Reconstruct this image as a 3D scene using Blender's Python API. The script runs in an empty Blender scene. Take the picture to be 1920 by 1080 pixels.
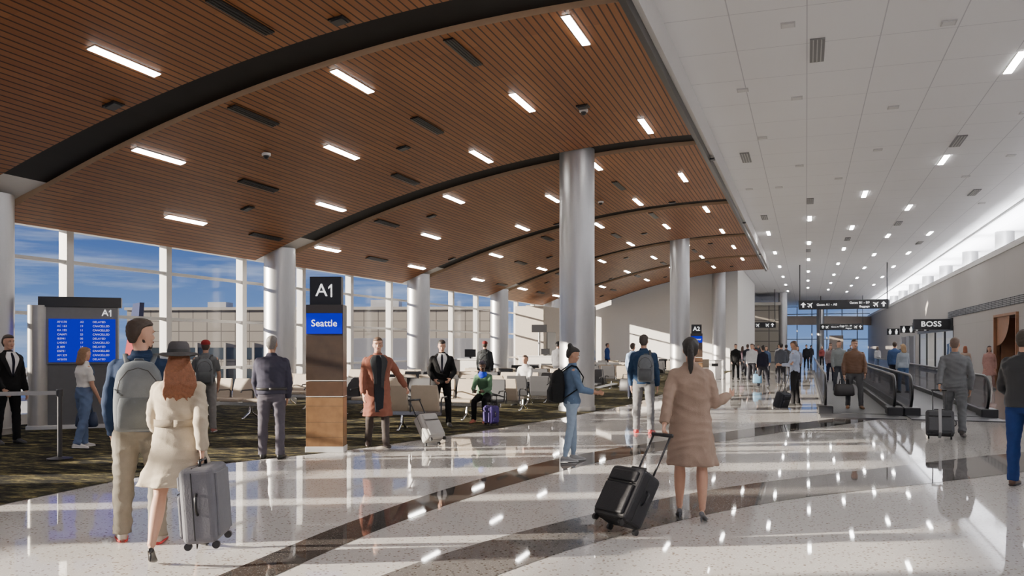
import bpy, bmesh, math, random
import numpy as np
from mathutils import Vector, Matrix
random.seed(7)
COL=bpy.context.scene.collection
rad=math.radians
V=Vector
# ------------------------------------------------------------------ materials
MC={}
def mat(col,rough=.6,metal=0,var=.1,vs=9,bump=0,bs=80,emit=0,ecol=None,spec=.5,coat=0):
    k=(tuple(col),rough,metal,var,vs,bump,bs,emit,spec,coat)
    if k in MC: return MC[k]
    m=bpy.data.materials.new('surface'); m.use_nodes=True
    nt=m.node_tree; N=nt.nodes; L=nt.links; p=N['Principled BSDF']
    tc=N.new('ShaderNodeTexCoord'); no=N.new('ShaderNodeTexNoise'); no.inputs['Scale'].default_value=vs; no.inputs['Detail'].default_value=4
    L.new(tc.outputs['Object'],no.inputs['Vector'])
    mx=N.new('ShaderNodeMix'); mx.data_type='RGBA'
    c=np.array(col[:3])
    mx.inputs[6].default_value=(*(c*(1-var)),1); mx.inputs[7].default_value=(*np.minimum(c*(1+var),1),1)
    L.new(no.outputs['Fac'],mx.inputs[0]); L.new(mx.outputs[2],p.inputs['Base Color'])
    p.inputs['Roughness'].default_value=rough; p.inputs['Metallic'].default_value=metal
    p.inputs['Specular IOR Level'].default_value=spec; p.inputs['Coat Weight'].default_value=coat
    if bump:
        n2=N.new('ShaderNodeTexNoise'); n2.inputs['Scale'].default_value=bs; n2.inputs['Detail'].default_value=3
        L.new(tc.outputs['Object'],n2.inputs['Vector'])
        bp=N.new('ShaderNodeBump'); bp.inputs['Strength'].default_value=bump; bp.inputs['Distance'].default_value=.01
        L.new(n2.outputs['Fac'],bp.inputs['Height']); L.new(bp.outputs['Normal'],p.inputs['Normal'])
    if emit:
        p.inputs['Emission Color'].default_value=(*(ecol or col),1); p.inputs['Emission Strength'].default_value=emit
    MC[k]=m; return m
def cloth(c,r=.85): return mat(tuple(min(1,1.1*x**1.3) for x in c),r,0,.18,14,.3,160,spec=.2 if r>.6 else .5)
def nodes(name):
    m=bpy.data.materials.new(name); m.use_nodes=True; nt=m.node_tree
    return m,nt.nodes,nt.links,nt.nodes['Principled BSDF']
def math_n(N,L,op,a,b=None):
    n=N.new('ShaderNodeMath'); n.operation=op
    for i,x in enumerate((a,b)):
        if x is None: continue
        if isinstance(x,(int,float)): n.inputs[i].default_value=x
        else: L.new(x,n.inputs[i])
    return n.outputs[0]
def mixc(N,L,f,a,b):
    n=N.new('ShaderNodeMix'); n.data_type='RGBA'
    if isinstance(f,(int,float)): n.inputs[0].default_value=f
    else: L.new(f,n.inputs[0])
    for i,x in ((6,a),(7,b)):
        if isinstance(x,tuple): n.inputs[i].default_value=(*x,1)
        else: L.new(x,n.inputs[i])
    return n.outputs[2]
def terrazzo(name,base,chipd,chipl,rough=.03):
    m,N,L,p=nodes(name)
    tc=N.new('ShaderNodeTexCoord')
    v=N.new('ShaderNodeTexVoronoi'); v.inputs['Scale'].default_value=28; L.new(tc.outputs['Object'],v.inputs['Vector'])
    v2=N.new('ShaderNodeTexVoronoi'); v2.inputs['Scale'].default_value=55; L.new(tc.outputs['Object'],v2.inputs['Vector'])
    a=math_n(N,L,'LESS_THAN',v.outputs['Distance'],.28)
    sep=N.new('ShaderNodeSeparateColor'); L.new(v.outputs['Color'],sep.inputs[0])
    a=math_n(N,L,'MULTIPLY',a,math_n(N,L,'GREATER_THAN',sep.outputs[0],.35))
    b=math_n(N,L,'LESS_THAN',v2.outputs['Distance'],.25)
    n=N.new('ShaderNodeTexNoise'); n.inputs['Scale'].default_value=.6; L.new(tc.outputs['Object'],n.inputs['Vector'])
    c0=mixc(N,L,n.outputs['Fac'],tuple(x*.94 for x in base),tuple(min(1,x*1.05) for x in base))
    c1=mixc(N,L,b,c0,chipl); c2=mixc(N,L,a,c1,chipd)
    L.new(c2,p.inputs['Base Color']); p.inputs['Roughness'].default_value=rough; p.inputs['Specular IOR Level'].default_value=.2
    return m
M_FLOOR=terrazzo('terrazzo_light',(.58,.56,.54),(.27,.22,.18),(.72,.71,.69))
M_BAND1=terrazzo('terrazzo_dark',(.065,.058,.054),(.025,.023,.022),(.15,.135,.12))
M_BAND2=terrazzo('terrazzo_grey',(.16,.15,.145),(.06,.055,.05),(.27,.255,.24))
def carpet_mat():
    m,N,L,p=nodes('carpet_moss')
    tc=N.new('ShaderNodeTexCoord'); mp=N.new('ShaderNodeMapping'); mp.inputs['Scale'].default_value=(1,2.4,1); mp.inputs['Rotation'].default_value=(0,0,.35)
    L.new(tc.outputs['Object'],mp.inputs[0])
    n=N.new('ShaderNodeTexNoise'); n.inputs['Scale'].default_value=2.2; n.inputs['Detail'].default_value=9; n.inputs['Roughness'].default_value=.75
    L.new(mp.outputs[0],n.inputs['Vector'])
    r=N.new('ShaderNodeValToRGB'); e=r.color_ramp.elements
    e[0].position=.42; e[0].color=(.008,.008,.008,1); e[1].position=.62; e[1].color=(.24,.20,.085,1)
    x=r.color_ramp.elements.new(.5); x.color=(.035,.033,.022,1); x=r.color_ramp.elements.new(.56); x.color=(.10,.085,.04,1)
    L.new(n.outputs['Fac'],r.inputs[0]); L.new(r.outputs[0],p.inputs['Base Color'])
    p.inputs['Roughness'].default_value=.95; p.inputs['Specular IOR Level'].default_value=.1
    b=N.new('ShaderNodeBump'); b.inputs['Strength'].default_value=.4; b.inputs['Distance'].default_value=.01
    n2=N.new('ShaderNodeTexNoise'); n2.inputs['Scale'].default_value=220; L.new(tc.outputs['Object'],n2.inputs['Vector'])
    L.new(n2.outputs['Fac'],b.inputs['Height']); L.new(b.outputs[0],p.inputs['Normal'])
    return m
M_CARPET=carpet_mat()
def slat_mat(name,c1,c2,axis=0,pitch=.125,rough=.5):
    m,N,L,p=nodes(name)
    tc=N.new('ShaderNodeTexCoord'); s=N.new('ShaderNodeSeparateXYZ'); L.new(tc.outputs['Object'],s.inputs[0])
    q=math_n(N,L,'DIVIDE',s.outputs[axis],pitch); fr=math_n(N,L,'FRACT',q); fl=math_n(N,L,'FLOOR',q)
    groove=math_n(N,L,'LESS_THAN',fr,.2)
    cell=math_n(N,L,'FLOOR',math_n(N,L,'DIVIDE',s.outputs[1-axis],1.6))
    cb=N.new('ShaderNodeCombineXYZ'); L.new(fl,cb.inputs[0]); L.new(cell,cb.inputs[1])
    w=N.new('ShaderNodeTexWhiteNoise'); w.noise_dimensions='3D'; L.new(cb.outputs[0],w.inputs['Vector'])
    mp=N.new('ShaderNodeMapping'); mp.inputs['Scale'].default_value=(30,1.2,1) if axis==0 else (1.2,30,30); L.new(tc.outputs['Object'],mp.inputs[0])
    n=N.new('ShaderNodeTexNoise'); n.inputs['Scale'].default_value=1.5; n.inputs['Detail'].default_value=5; L.new(mp.outputs[0],n.inputs['Vector'])
    f=math_n(N,L,'ADD',math_n(N,L,'MULTIPLY',w.outputs['Value'],.5),math_n(N,L,'MULTIPLY',n.outputs['Fac'],.5))
    c=mixc(N,L,f,c1,c2); c=mixc(N,L,groove,c,tuple(x*.2 for x in c1))
    L.new(c,p.inputs['Base Color']); p.inputs['Roughness'].default_value=rough; p.inputs['Specular IOR Level'].default_value=.3
    b=N.new('ShaderNodeBump'); b.inputs['Strength'].default_value=.6; b.inputs['Distance'].default_value=.02; b.invert=True
    L.new(groove,b.inputs['Height']); L.new(b.outputs[0],p.inputs['Normal'])
    return m
M_WOODC=slat_mat('wood_slat_ceiling',(.215,.075,.021),(.36,.145,.045))
def tile_mat(name,base,line,px,py,axx=0,axy=1,lw=.012,rough=.8):
    m,N,L,p=nodes(name)
    tc=N.new('ShaderNodeTexCoord'); s=N.new('ShaderNodeSeparateXYZ'); L.new(tc.outputs['Object'],s.inputs[0])
    a=math_n(N,L,'LESS_THAN',math_n(N,L,'FRACT',math_n(N,L,'DIVIDE',s.outputs[axx],px)),lw/px*1.2)
    b=math_n(N,L,'LESS_THAN',math_n(N,L,'FRACT',math_n(N,L,'DIVIDE',s.outputs[axy],py)),lw/py)
    f=math_n(N,L,'MAXIMUM',a,b)
    n=N.new('ShaderNodeTexNoise'); n.inputs['Scale'].default_value=.5; L.new(tc.outputs['Object'],n.inputs['Vector'])
    c=mixc(N,L,n.outputs['Fac'],tuple(x*.96 for x in base),base)
    L.new(mixc(N,L,f,c,line),p.inputs['Base Color']); p.inputs['Roughness'].default_value=rough
    return m
M_CEIL=tile_mat('ceiling_tile_white',(.90,.90,.92),(.58,.58,.62),1.24,1.83,lw=.016)
M_WALLB=tile_mat('wall_panel_beige',(.41,.385,.365),(.32,.30,.285),3.05,2.75,1,2,lw=.015,rough=.6)
M_WHITE=mat((.82,.81,.80),.7,var=.04); M_FASC=mat((.68,.66,.64),.6,var=.04)
M_ENDW=mat((.80,.78,.75),.75,var=.03)
M_BLACK=mat((.012,.012,.014),.35); M_BEAM=mat((.007,.006,.006),.6,var=.5,vs=2,spec=.2)
M_STEEL=mat((.72,.73,.75),.28,1,var=.05,vs=3); M_CHROME=mat((.75,.75,.77),.2,1)
M_DARKM=mat((.06,.06,.065),.4,.6); M_GREYM=mat((.42,.42,.42),.4,.3)
M_LIGHT=mat((1,1,1),.5,var=.0,emit=38,ecol=(1,.96,.91)); M_LIGHTW=mat((1,1,1),.5,var=.01,emit=48,ecol=(1,.98,.96))
M_FRAME=mat((.66,.65,.63),.45,.1,var=.03)
M_BLUE=mat((.002,.002,.30),.5,var=.05,emit=.6,ecol=(.0,.001,.70),spec=.05)
M_TXT=mat((.9,.9,.9),.5,var=.01,emit=1.1,ecol=(1,1,1))
M_EDGE=mat((.50,.34,.22),.5)
def column_mat():
    m,N,L,p=nodes('brushed_column_metal')
    tc=N.new('ShaderNodeTexCoord'); mp=N.new('ShaderNodeMapping'); mp.inputs['Scale'].default_value=(5,5,.8); L.new(tc.outputs['Object'],mp.inputs[0])
    n=N.new('ShaderNodeTexNoise'); n.inputs['Scale'].default_value=3; n.inputs['Detail'].default_value=6; L.new(mp.outputs[0],n.inputs['Vector'])
    n2=N.new('ShaderNodeTexNoise'); n2.inputs['Scale'].default_value=90; L.new(tc.outputs['Object'],n2.inputs['Vector'])
    f=math_n(N,L,'MULTIPLY',math_n(N,L,'ADD',n.outputs['Fac'],n2.outputs['Fac']),.5)
    L.new(mixc(N,L,f,(.44,.44,.445),(.60,.60,.605)),p.inputs['Base Color'])
    p.inputs['Metallic'].default_value=.8; p.inputs['Roughness'].default_value=.37
    return m
M_COL=column_mat()
def glass_mat(name,tint,refl=.1,mixf=.0,dcol=(.5,.5,.5)):
    m=bpy.data.materials.new(name); m.use_nodes=True; N=m.node_tree.nodes; L=m.node_tree.links
    for n in list(N): N.remove(n)
    o=N.new('ShaderNodeOutputMaterial'); t=N.new('ShaderNodeBsdfTransparent'); g=N.new('ShaderNodeBsdfGlossy'); mx=N.new('ShaderNodeMixShader')
    t.inputs[0].default_value=(*tint,1); g.inputs['Roughness'].default_value=.02
    fr=N.new('ShaderNodeFresnel'); fr.inputs[0].default_value=1.45
    no=N.new('ShaderNodeTexNoise'); no.inputs['Scale'].default_value=.7
    f=math_n(N,L,'ADD',math_n(N,L,'MULTIPLY',fr.outputs[0],refl*4),math_n(N,L,'MULTIPLY',no.outputs['Fac'],.02))
    L.new(f,mx.inputs[0]); L.new(t.outputs[0],mx.inputs[1]); L.new(g.outputs[0],mx.inputs[2])
    out=mx.outputs[0]
    if mixf:
        d=N.new('ShaderNodeBsdfDiffuse'); d.inputs[0].default_value=(*dcol,1); m2=N.new('ShaderNodeMixShader'); m2.inputs[0].default_value=mixf
        L.new(out,m2.inputs[1]); L.new(d.outputs[0],m2.inputs[2]); out=m2.outputs[0]
    L.new(out,o.inputs[0]); return m
M_GLASS=glass_mat('window_glass',(.93,.96,.98),.05)
M_BALG=glass_mat('balustrade_glass',(.80,.80,.82),.06,.22,(.20,.20,.21))
# ------------------------------------------------------------------ mesh builder
class B:
    def __init__(s): s.v=[];s.f=[];s.m=[]
    def add(s,vs,fs,m=0):
        o=len(s.v); s.v+= [tuple(x) for x in vs]; s.f+=[tuple(i+o for i in f) for f in fs]; s.m+=[m]*len(fs); return s
    def box(s,c,d,m=0,R=None):
        c=V(c); vs=[]
        for z in(-.5,.5):
            for y in(-.5,.5):
                for x in(-.5,.5):
                    p=V((x*d[0],y*d[1],z*d[2])); vs.append(c+(R@p if R else p))
        return s.add(vs,[(0,2,3,1),(4,5,7,6),(0,1,5,4),(2,6,7,3),(0,4,6,2),(1,3,7,5)],m)
    def loft(s,rings,m=0,cap=True,closed=True):
        n=len(rings[0]); vs=[p for r in rings for p in r]; fs=[]
        for i in range(len(rings)-1):
            for j in range(n if closed else n-1):
                k=(j+1)%n; fs.append((i*n+j,i*n+k,(i+1)*n+k,(i+1)*n+j))
        if cap: fs.append(tuple(range(n))[::-1]); fs.append(tuple((len(rings)-1)*n+j for j in range(n)))
        return s.add(vs,fs,m)
    def tube(s,pts,rs,m=0,n=10,flat=1):
        pts=[V(p) for p in pts]; rings=[]
        if not hasattr(rs,'__len__'): rs=[rs]*len(pts)
        up=None
        for i,p in enumerate(pts):
            t=(pts[min(i+1,len(pts)-1)]-pts[max(i-1,0)]).normalized()
            if up is None:
                up=V((0,0,1)) if abs(t.z)<.9 else V((1,0,0))
            a=t.cross(up).normalized(); b=a.cross(t).normalized(); up=b
            rings.append([p+a*rs[i]*math.cos(2*math.pi*j/n)+b*rs[i]*flat*math.sin(2*math.pi*j/n) for j in range(n)])
        return s.loft(rings,m)
    def cyl(s,c,r,h,m=0,n=24,r2=None):
        return s.tube([V(c),V(c)+V((0,0,h))],[r,r if r2 is None else r2],m,n)
    def sph(s,c,r,m=0,nu=14,nv=9,R=None):
        c=V(c)
        if not hasattr(r,'__len__'): r=(r,r,r)
        rings=[]
        for i in range(nv):
            a=-math.pi/2+math.pi*(i+.35)/(nv-.3); 
            ring=[]
            for j in range(nu):
                t=2*math.pi*j/nu; p=V((r[0]*math.cos(a)*math.cos(t),r[1]*math.cos(a)*math.sin(t),r[2]*math.sin(a)))
                ring.append(c+(R@p if R else p))
            rings.append(ring)
        return s.loft(rings,m)
def ring(c,ax,ay,rx,ry,n=20,e=1.0):
    out=[]
    for j in range(n):
        t=2*math.pi*j/n; a,b=math.cos(t),math.sin(t)
        a=math.copysign(abs(a)**e,a); b=math.copysign(abs(b)**e,b)
        out.append(c+ax*rx*a+ay*ry*b)
    return out
def mk(name,b,mats,parent=None,smooth=False,bevel=0,seg=2,loc=None,rot=None,fix=True):
    me=bpy.data.meshes.new(name); me.from_pydata(b.v,[],b.f)
    if not isinstance(mats,(list,tuple)): mats=[mats]
    for m in mats: me.materials.append(m)
    if len(mats)>1: me.polygons.foreach_set('material_index',b.m)
    if fix:
        bm=bmesh.new(); bm.from_mesh(me); bmesh.ops.recalc_face_normals(bm,faces=bm.faces); bm.to_mesh(me); bm.free()
    if smooth:
        me.polygons.foreach_set('use_smooth',[True]*len(me.polygons))
        if smooth!=2: me.set_sharp_from_angle(angle=rad(40))
    ob=bpy.data.objects.new(name,me); COL.objects.link(ob)
    if parent: ob.parent=parent
    if loc: ob.location=loc
    if rot: ob.rotation_euler=rot
    if bevel:
        w=ob.modifiers.new('bevel','BEVEL'); w.width=bevel; w.segments=seg; w.limit_method='ANGLE'
    return ob
def empty(name,label,cat,loc=(0,0,0),rz=0,group=None,rx=0,ry=0):
    e=bpy.data.objects.new(name,None); e.empty_display_size=.2; COL.objects.link(e)
    e.location=loc; e.rotation_euler=(rx,ry,rz); tag(e,label,cat,group); return e
def tag(o,label,cat,group=None):
    o['label']=label; o['category']=cat
    if group: o['group']=group
    return o
def struct(o): o['kind']='structure'; return o
def kids(o): return [c for c in COL.objects if c.parent==o]
def dup(root,ch,loc,rz=None,rot=None):
    n=root.copy(); COL.objects.link(n); n.location=loc
    if rz is not None: n.rotation_euler=(0,0,rz)
    if rot is not None: n.rotation_euler=rot
    for c in ch:
        k=c.copy(); COL.objects.link(k); k.parent=n
    return n
TXT=[]
def text(s,size,m,parent,loc,rot=(rad(90),0,0),al='CENTER',name='lettering',bold=0,sx=1):
    cu=bpy.data.curves.new(name,'FONT'); cu.body=s; cu.size=size; cu.align_x=al; cu.align_y='CENTER'; cu.extrude=.003; cu.offset=bold; cu.resolution_u=3
    o=bpy.data.objects.new(name,cu); COL.objects.link(o); o.data.materials.append(m); o.parent=parent; o.location=loc; o.rotation_euler=rot; o.scale=(sx,1,1)
    TXT.append(o); return o
def a_one(size,parent,loc):
    text('A',size,M_TXT,parent,(loc[0]-.22*size,loc[1],loc[2]),bold=0)
    h=.36*size; x=loc[0]+.34*size; y=loc[1]; z=loc[2]; t=.038*size
    b=B(); P=[(-t,-h),(t,-h),(t,h),(-t*.6,h),(-t*4.6,h-.17*size),(-t*4.6,h-.27*size),(-t,h-.14*size)]
    b.add([(x+px,y-.004,z+pz) for px,pz in P]+[(x+px,y+.004,z+pz) for px,pz in P],[tuple(range(7)),tuple(range(7,14))[::-1]]+[(i,(i+1)%7,7+(i+1)%7,7+i) for i in range(7)])
    mk('lettering',b,M_TXT,parent)
# ------------------------------------------------------------------ shell
XE,ZP=-2.5,6.56
def arc(x): return ZP-.01735*(x-XE)**2
HC=7.15
Y0,Y1=-14,122
struct(mk('floor',B().box((-2.5,54,-.15),(26.5,136,.3)),M_FLOOR))
def spl(pts,n=10):
    out=[]; P=[V(p) for p in pts]; P=[2*P[0]-P[1]]+P+[2*P[-1]-P[-2]]
    for i in range(1,len(P)-2):
        for k in range(n):
            t=k/n; a,b,c,d=P[i-1],P[i],P[i+1],P[i+2]
            out.append(.5*((2*b)+(c-a)*t+(2*a-5*b+4*c-d)*t*t+(3*b-a-3*c+d)*t**3))
    out.append(P[-2]); return out
def band(name,pts,z,m):
    s=spl(pts); vs=[];fs=[]
    for i,p in enumerate(s):
        t=(s[min(i+1,len(s)-1)]-s[max(i-1,0)]); n=V((t.y,-t.x,0)).normalized(); c=V((p.x,p.y,z))
        vs+=[c-n*p.z/2,c+n*p.z/2]
        if i: fs.append((2*i-2,2*i-1,2*i+1,2*i))
    return struct(mk(name,B().add(vs,fs),m,fix=False))
band('floor.001',[(-3.3,.5,.36),(-3.6,3.2,.36),(-3.7,5.2,.38),(-3.72,6.9,.42),(-3.53,9.08,.52),(-3.0,11.7,.65),(-2.1,14,.75),(-.7,17,.8),(.4,19.0,.8),(1.2,20.6,.8)],.002,M_BAND1)
band('floor.002',[(-2.6,.5,.6),(-2.7,3,.6),(-2.42,5.5,.68),(-1.66,7.6,.75),(-.5,9.65,.9),(1.17,11.6,1.1),(2.9,13.6,1.2),(5,15.8,1.2),(7.7,18.4,1.2)],.003,M_BAND2)
band('floor.003',[(-4.9,26,.4),(-3.4,27,.4),(-1.4,30,.4),(-.5,36,.4),(-.5,50,.4),(-.5,80,.4)],.002,M_BAND2)
ced=spl([(-6.2,-14,0),(-6.8,0,0),(-7.4,4,0),(-7.75,7.5,0),(-7.55,9.6,0),(-6.75,11.5,0),(-6.2,13.5,0),(-5.4,17.2,0),(-4.75,22,0),(-4.6,26,0),(-4.6,40,0),(-4.6,58.2,0)])
vs=[];fs=[]
for i,p in enumerate(ced):
    vs+=[(-15.2,p.y,.006),(p.x,p.y,.006)]
    if i: fs.append((2*i-2,2*i-1,2*i+1,2*i))
struct(mk('floor.004',B().add(vs,fs),M_CARPET,fix=False))
# wood ceiling bays
beams=[-6.75,2.4,11.55,20.7,29.85,39,48.15,57.3]
NS=28; xs=[-14.6+(XE+14.6)*i/NS for i in range(NS+1)]
for i in range(-1,len(beams)-1):
    ya=(beams[i]+.52) if i>=0 else Y0; yb=beams[i+1]-.52
    vs=[];fs=[]
    for j,x in enumerate(xs):
        z=arc(x); vs+=[(x,ya,z),(x,yb,z),(x,ya,z+.14),(x,yb,z+.14)]
        if j:
            a=4*(j-1);c=4*j
            fs+=[(a,a+1,c+1,c),(a+2,c+2,c+3,a+3),(a,c,c+2,a+2),(a+1,a+3,c+3,c+1)]
    fs+=[(0,2,3,1),(4*NS,4*NS+1,4*NS+3,4*NS+2)]
    b=B().add(vs,fs)
    b.m=[(0 if (k%4==0 and k<4*NS) else 1) for k in range(len(fs))]
    struct(mk('ceiling',b,[M_WOODC,M_EDGE]))
for yb in beams:
    b=B(); xs2=[-13.3+(XE+13.3)*i/20 for i in range(21)]
    for j in range(20):
        x0,x1=xs2[j],xs2[j+1]
        vs=[(x,y,arc(x)+.1+dz) for dz in(0,.4) for (x,y) in((x0,yb-.56),(x1,yb-.56),(x1,yb+.56),(x0,yb+.56))]
        b.add(vs,[(0,3,2,1),(4,5,6,7),(0,1,5,4),(2,3,7,6)])
    struct(mk('trim_beam',b,M_BEAM))
    b=B(); z0,z1=arc(-14.6)+.1,arc(-13.3)+.1
    b.add([(-14.9,yb-.56,z0),(-13.3,yb-.56,z1),(-13.3,yb+.56,z1),(-14.9,yb+.56,z0)],[(0,3,2,1)])
    struct(mk('trim_soffit',b,M_WHITE,fix=False))
struct(mk('ceiling_soffit',B().box((-15.05,23,arc(-14.6)+.2),(1.1,74,.14)),M_WHITE))
struct(mk('trim_edge',B().box((XE+.05,21.6,ZP-.0),(.1,71.2,.2)),M_BLACK))
struct(mk('trim_fascia',B().box((XE+.14,22,ZP+.38),(.1,72,.6)),M_FASC))
struct(mk('ceiling_concourse',B().box(((XE+10.4)/2,54,HC+.1),(10.4-XE,136,.2)),M_CEIL))
struct(mk('ceiling_far',B().box((-8.6,90.3,HC+.1),(12.2,63.4,.2)),M_CEIL))
vs=[];fs=[]
xw=[-15.2+(-4.3+15.2)*i/16 for i in range(17)]
for j,x in enumerate(xw):
    for y in(58.1,58.4): vs+=[(x,y,0),(x,y,arc(max(x,-14.6))+.3)]
    if j:
        a=4*(j-1);c=4*j; fs+=[(a,c,c+1,a+1),(a+2,a+3,c+3,c+2),(a+1,c+1,c+3,a+3)]
fs+=[(64,66,67,65)]
struct(mk('wall_end',B().add(vs,fs),M_ENDW))
struct(mk('wall_side',B().box((-4.4,68,3.55),(.2,19.4,7.1)),M_ENDW))
# left window wall
k=0
def win(ya,yb):
    global k
    k+=1; b=B(); x=-15.3
    b.add([(x,ya,.1),(x,yb,.1),(x,yb,4.4),(x,ya,4.4)],[(0,1,2,3)],1)
    b.box((x,ya,2.3),(.22,.19,4.6),0)
    for z in(.1,1.02,2.3,3.45,4.35): b.box((x,(ya+yb)/2,z),(.14 if z>.5 else .3,yb-ya,.07 if z>.5 else .22),0)
    struct(mk('window_%d'%k,b,[M_FRAME,M_GLASS],fix=False))
for i in range(0,15): win(14.4+3.05*(i-1),14.4+3.05*i)
cuts=[(-14,-9,1),(-9,-5.8,0),(-5.8,-3.9,1),(-3.9,-1.3,0),(-1.3,.7,1),(.7,1.8,0),(1.8,2.8,1),(2.8,4.1,0),(4.1,5.1,1),(5.1,6.0,0),(6.0,8.0,1),(8.0,9.2,0),(9.2,10.1,1),(10.1,11.35,0)]
for a,c,o in cuts:
    if o: win(a,c)
    else: struct(mk('wall_streak_block',B().box((-15.3,(a+c)/2,2.3),(.3,c-a,4.6)),M_WHITE))  # solid stretches added out of view, spaced to cut sunlight into streaks
# right wall
def seg(n,y0,y1,z0,z1,x=7.8,m=M_WALLB,t=.2): return struct(mk(n,B().box((x,(y0+y1)/2,(z0+z1)/2),(t,y1-y0,z1-z0)),m))
seg('wall_right',Y0,37.3,0,5.5); seg('wall_right',41.3,52.5,0,5.5); seg('wall_right',37.3,41.3,2.85,5.5); seg('wall_right',52.5,84,2.75,5.5); seg('wall_right',68,84,0,2.75); seg('wall_right',84,122,0,5.5)
struct(mk('trim_ledge',B().box((9.0,54,5.6),(2.7,136,.2)),M_FASC))
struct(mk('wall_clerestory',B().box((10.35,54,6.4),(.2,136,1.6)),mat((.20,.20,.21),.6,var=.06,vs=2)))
struct(mk('trim_rail',B().box((7.74,54,5.75),(.05,136,.05)).box((7.74,54,7.1),(.08,136,.1)),M_GREYM))
b=B()
for i in range(30): b.box((7.67,33+i*.72,3.42),(.03,.66,.34),0)
for j in range(5): b.box((7.65,43.4,3.30+j*.07),(.02,21.5,.02),1)
struct(mk('trim_louver',b,[M_DARKM,M_GREYM]))
struct(mk('baseboard_right',B().box((7.66,11.6,.1),(.06,51,.2)),M_DARKM))
b=B()
b.box((8.3,37.25,1.42),(1.4,.1,2.85)).box((8.3,41.35,1.42),(1.4,.1,2.85)).box((8.3,39.3,2.9),(1.4,4.2,.1))
vs=[];n=12
for i in range(n+1):
    a=i/n*math.pi/2; vs.append((7.72,41.3-2.4*math.cos(a),2.85-1.2*math.sin(a)))
b.add([(7.72,41.3,2.85)]+vs,[(0,i+1,i+2) for i in range(n)],0)
b.box((8.95,39.3,1.42),(.1,4.1,2.85),1)
struct(mk('door_1',b,[mat((.30,.14,.07),.45,var=.3,vs=4),mat((.04,.035,.035),.5)]))
# store
struct(mk('wall_store',B().box((12,60.5,1.6),(.2,15.6,3.2)).box((9.9,52.6,1.6),(4,.2,3.2)).box((9.9,68.1,1.6),(4,.2,3.2)),mat((.40,.38,.36),.6)))
struct(mk('ceiling_store',B().box((9.9,60.4,3.2),(4.1,15.6,.1)),mat((.7,.69,.68),.6)))
b=B().add([(7.75,52.6,0),(7.75,68,0),(7.75,68,2.75),(7.75,52.6,2.75)],[(0,1,2,3)],1)
for yy in (52.7,56,60,64,67.9): b.box((7.75,yy,1.37),(.1,.1,2.75))
b.box((7.75,60.3,.06),(.1,15.4,.12)).box((7.70,60.3,2.85),(.18,15.4,.7))
struct(mk('window_40',b,[M_BLACK,M_GLASS],fix=False))
for i,yy in enumerate((54.3,57.2,60.2,63.2,66)):
    e=empty('clothes_rack','black clothes rack with dark garments behind shop glass','clothes rack',(9.6,yy,0),0,'clothes racks in the shop')
    mk('frame',B().tube([(0,-1.1,0),(0,-1.1,1.9),(0,1.1,1.9),(0,1.1,0)],.02).box((0,0,.3),(.5,2.2,.04)).box((0,0,1.0),(.5,2.2,.04)),M_CHROME,e)
    for j in range(7):
        g=B().loft([[V((x,-.9+j*.3+y,z)) for x,y in((-w,-.06),(w,-.06),(w,.06),(-w,.06))] for z,w in((1.05,.26),(1.5,.22),(1.78,.24),(1.85,.05))])
        mk('garment',g,cloth(random.choice([(.02,.02,.022),(.05,.05,.055),(.4,.38,.35),(.12,.03,.03)])),e)
for yy in (55,58.5,62,65.5):  # glowing panels added to lift the storefront brightness
    o=mk('shop_fill_light',B().box((9.3,yy,3.1),(1.2,1.6,.06)).box((9.3,yy,3.06),(1.1,1.5,.02),1),[M_GREYM,mat((1,1,1),.5,var=0,emit=22,ecol=(1,.96,.9))]); tag(o,'added square glowing panel brightening the shop front','ceiling light','shop fill panels')
e=empty('shop_sign','black projecting sign box with white shop lettering','sign',(6.72,53.4,2.56))
mk('panel',B().box((0,0,.3),(1.92,.3,.6)),M_BLACK,e,bevel=.01)
text('BOSS',.42,M_TXT,e,(-.05,-.16,.31),bold=.002,sx=1.1)
for yy in (62,70,81):
    e=empty('restroom_sign','black projecting sign with white pictograms','sign',(7.15,yy,2.6),0,'pictogram signs over corridor openings')
    mk('panel',B().box((0,0,.3),(1.0,.2,.55)),M_BLACK,e)
    for dx in(-.25,.25):
        mk('pictogram',B().add([(dx+a_,-.11,c_) for a_,c_ in((-.11,.33),(-.05,.38),(-.05,.5),(.05,.5),(.05,.38),(.11,.33),(.06,.08),(-.06,.08))],[tuple(range(8))]),M_TXT,e)
for i,(a,c) in enumerate(((70,73.5),(75,79))):
    struct(mk('door_%d'%(i+2),B().box((7.68,(a+c)/2,1.2),(.06,c-a,2.4)).box((7.64,a,1.2),(.1,.12,2.5),1).box((7.64,c,1.2),(.1,.12,2.5),1),[mat((.12,.11,.11),.5),M_STEEL]))
# far end
b=B()
for x in np.arange(-14.5,8,1.9): b.box((x,122,3.5),(.14,.2,7.1))
for z in(2.6,4.6,6.0,7.0): b.box((-3.3,122,z),(22.5,.15,.12))
b.add([(-14.5,122,0),(7.8,122,0),(7.8,122,7.1),(-14.5,122,7.1)],[(0,1,2,3)],1)
struct(mk('window_41',b,[M_FRAME,M_GLASS],fix=False))
b=B()
rings=[]
for i in range(20):
    x=-14+21.8*i/19; y=116-5*math.sin(i/19*math.pi); rings.append([V((x,y,4.3)),V((x,y,5.4)),V((x,y+.8,5.4)),V((x,y+.8,4.3))])
b.loft(rings); struct(mk('trim_curved_lintel',b,mat((.50,.42,.35),.5)))
b=B()
for x in(-11,-7.5,-4,3.5): b.box((x,113,1.5),(1.6,1,3))
struct(mk('wall_far_shops',b,mat((.50,.42,.35),.5,var=.2)))
struct(mk('wall_far_left',B().box((-14.6,90,3.5),(.2,63,7)),M_ENDW))
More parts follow.
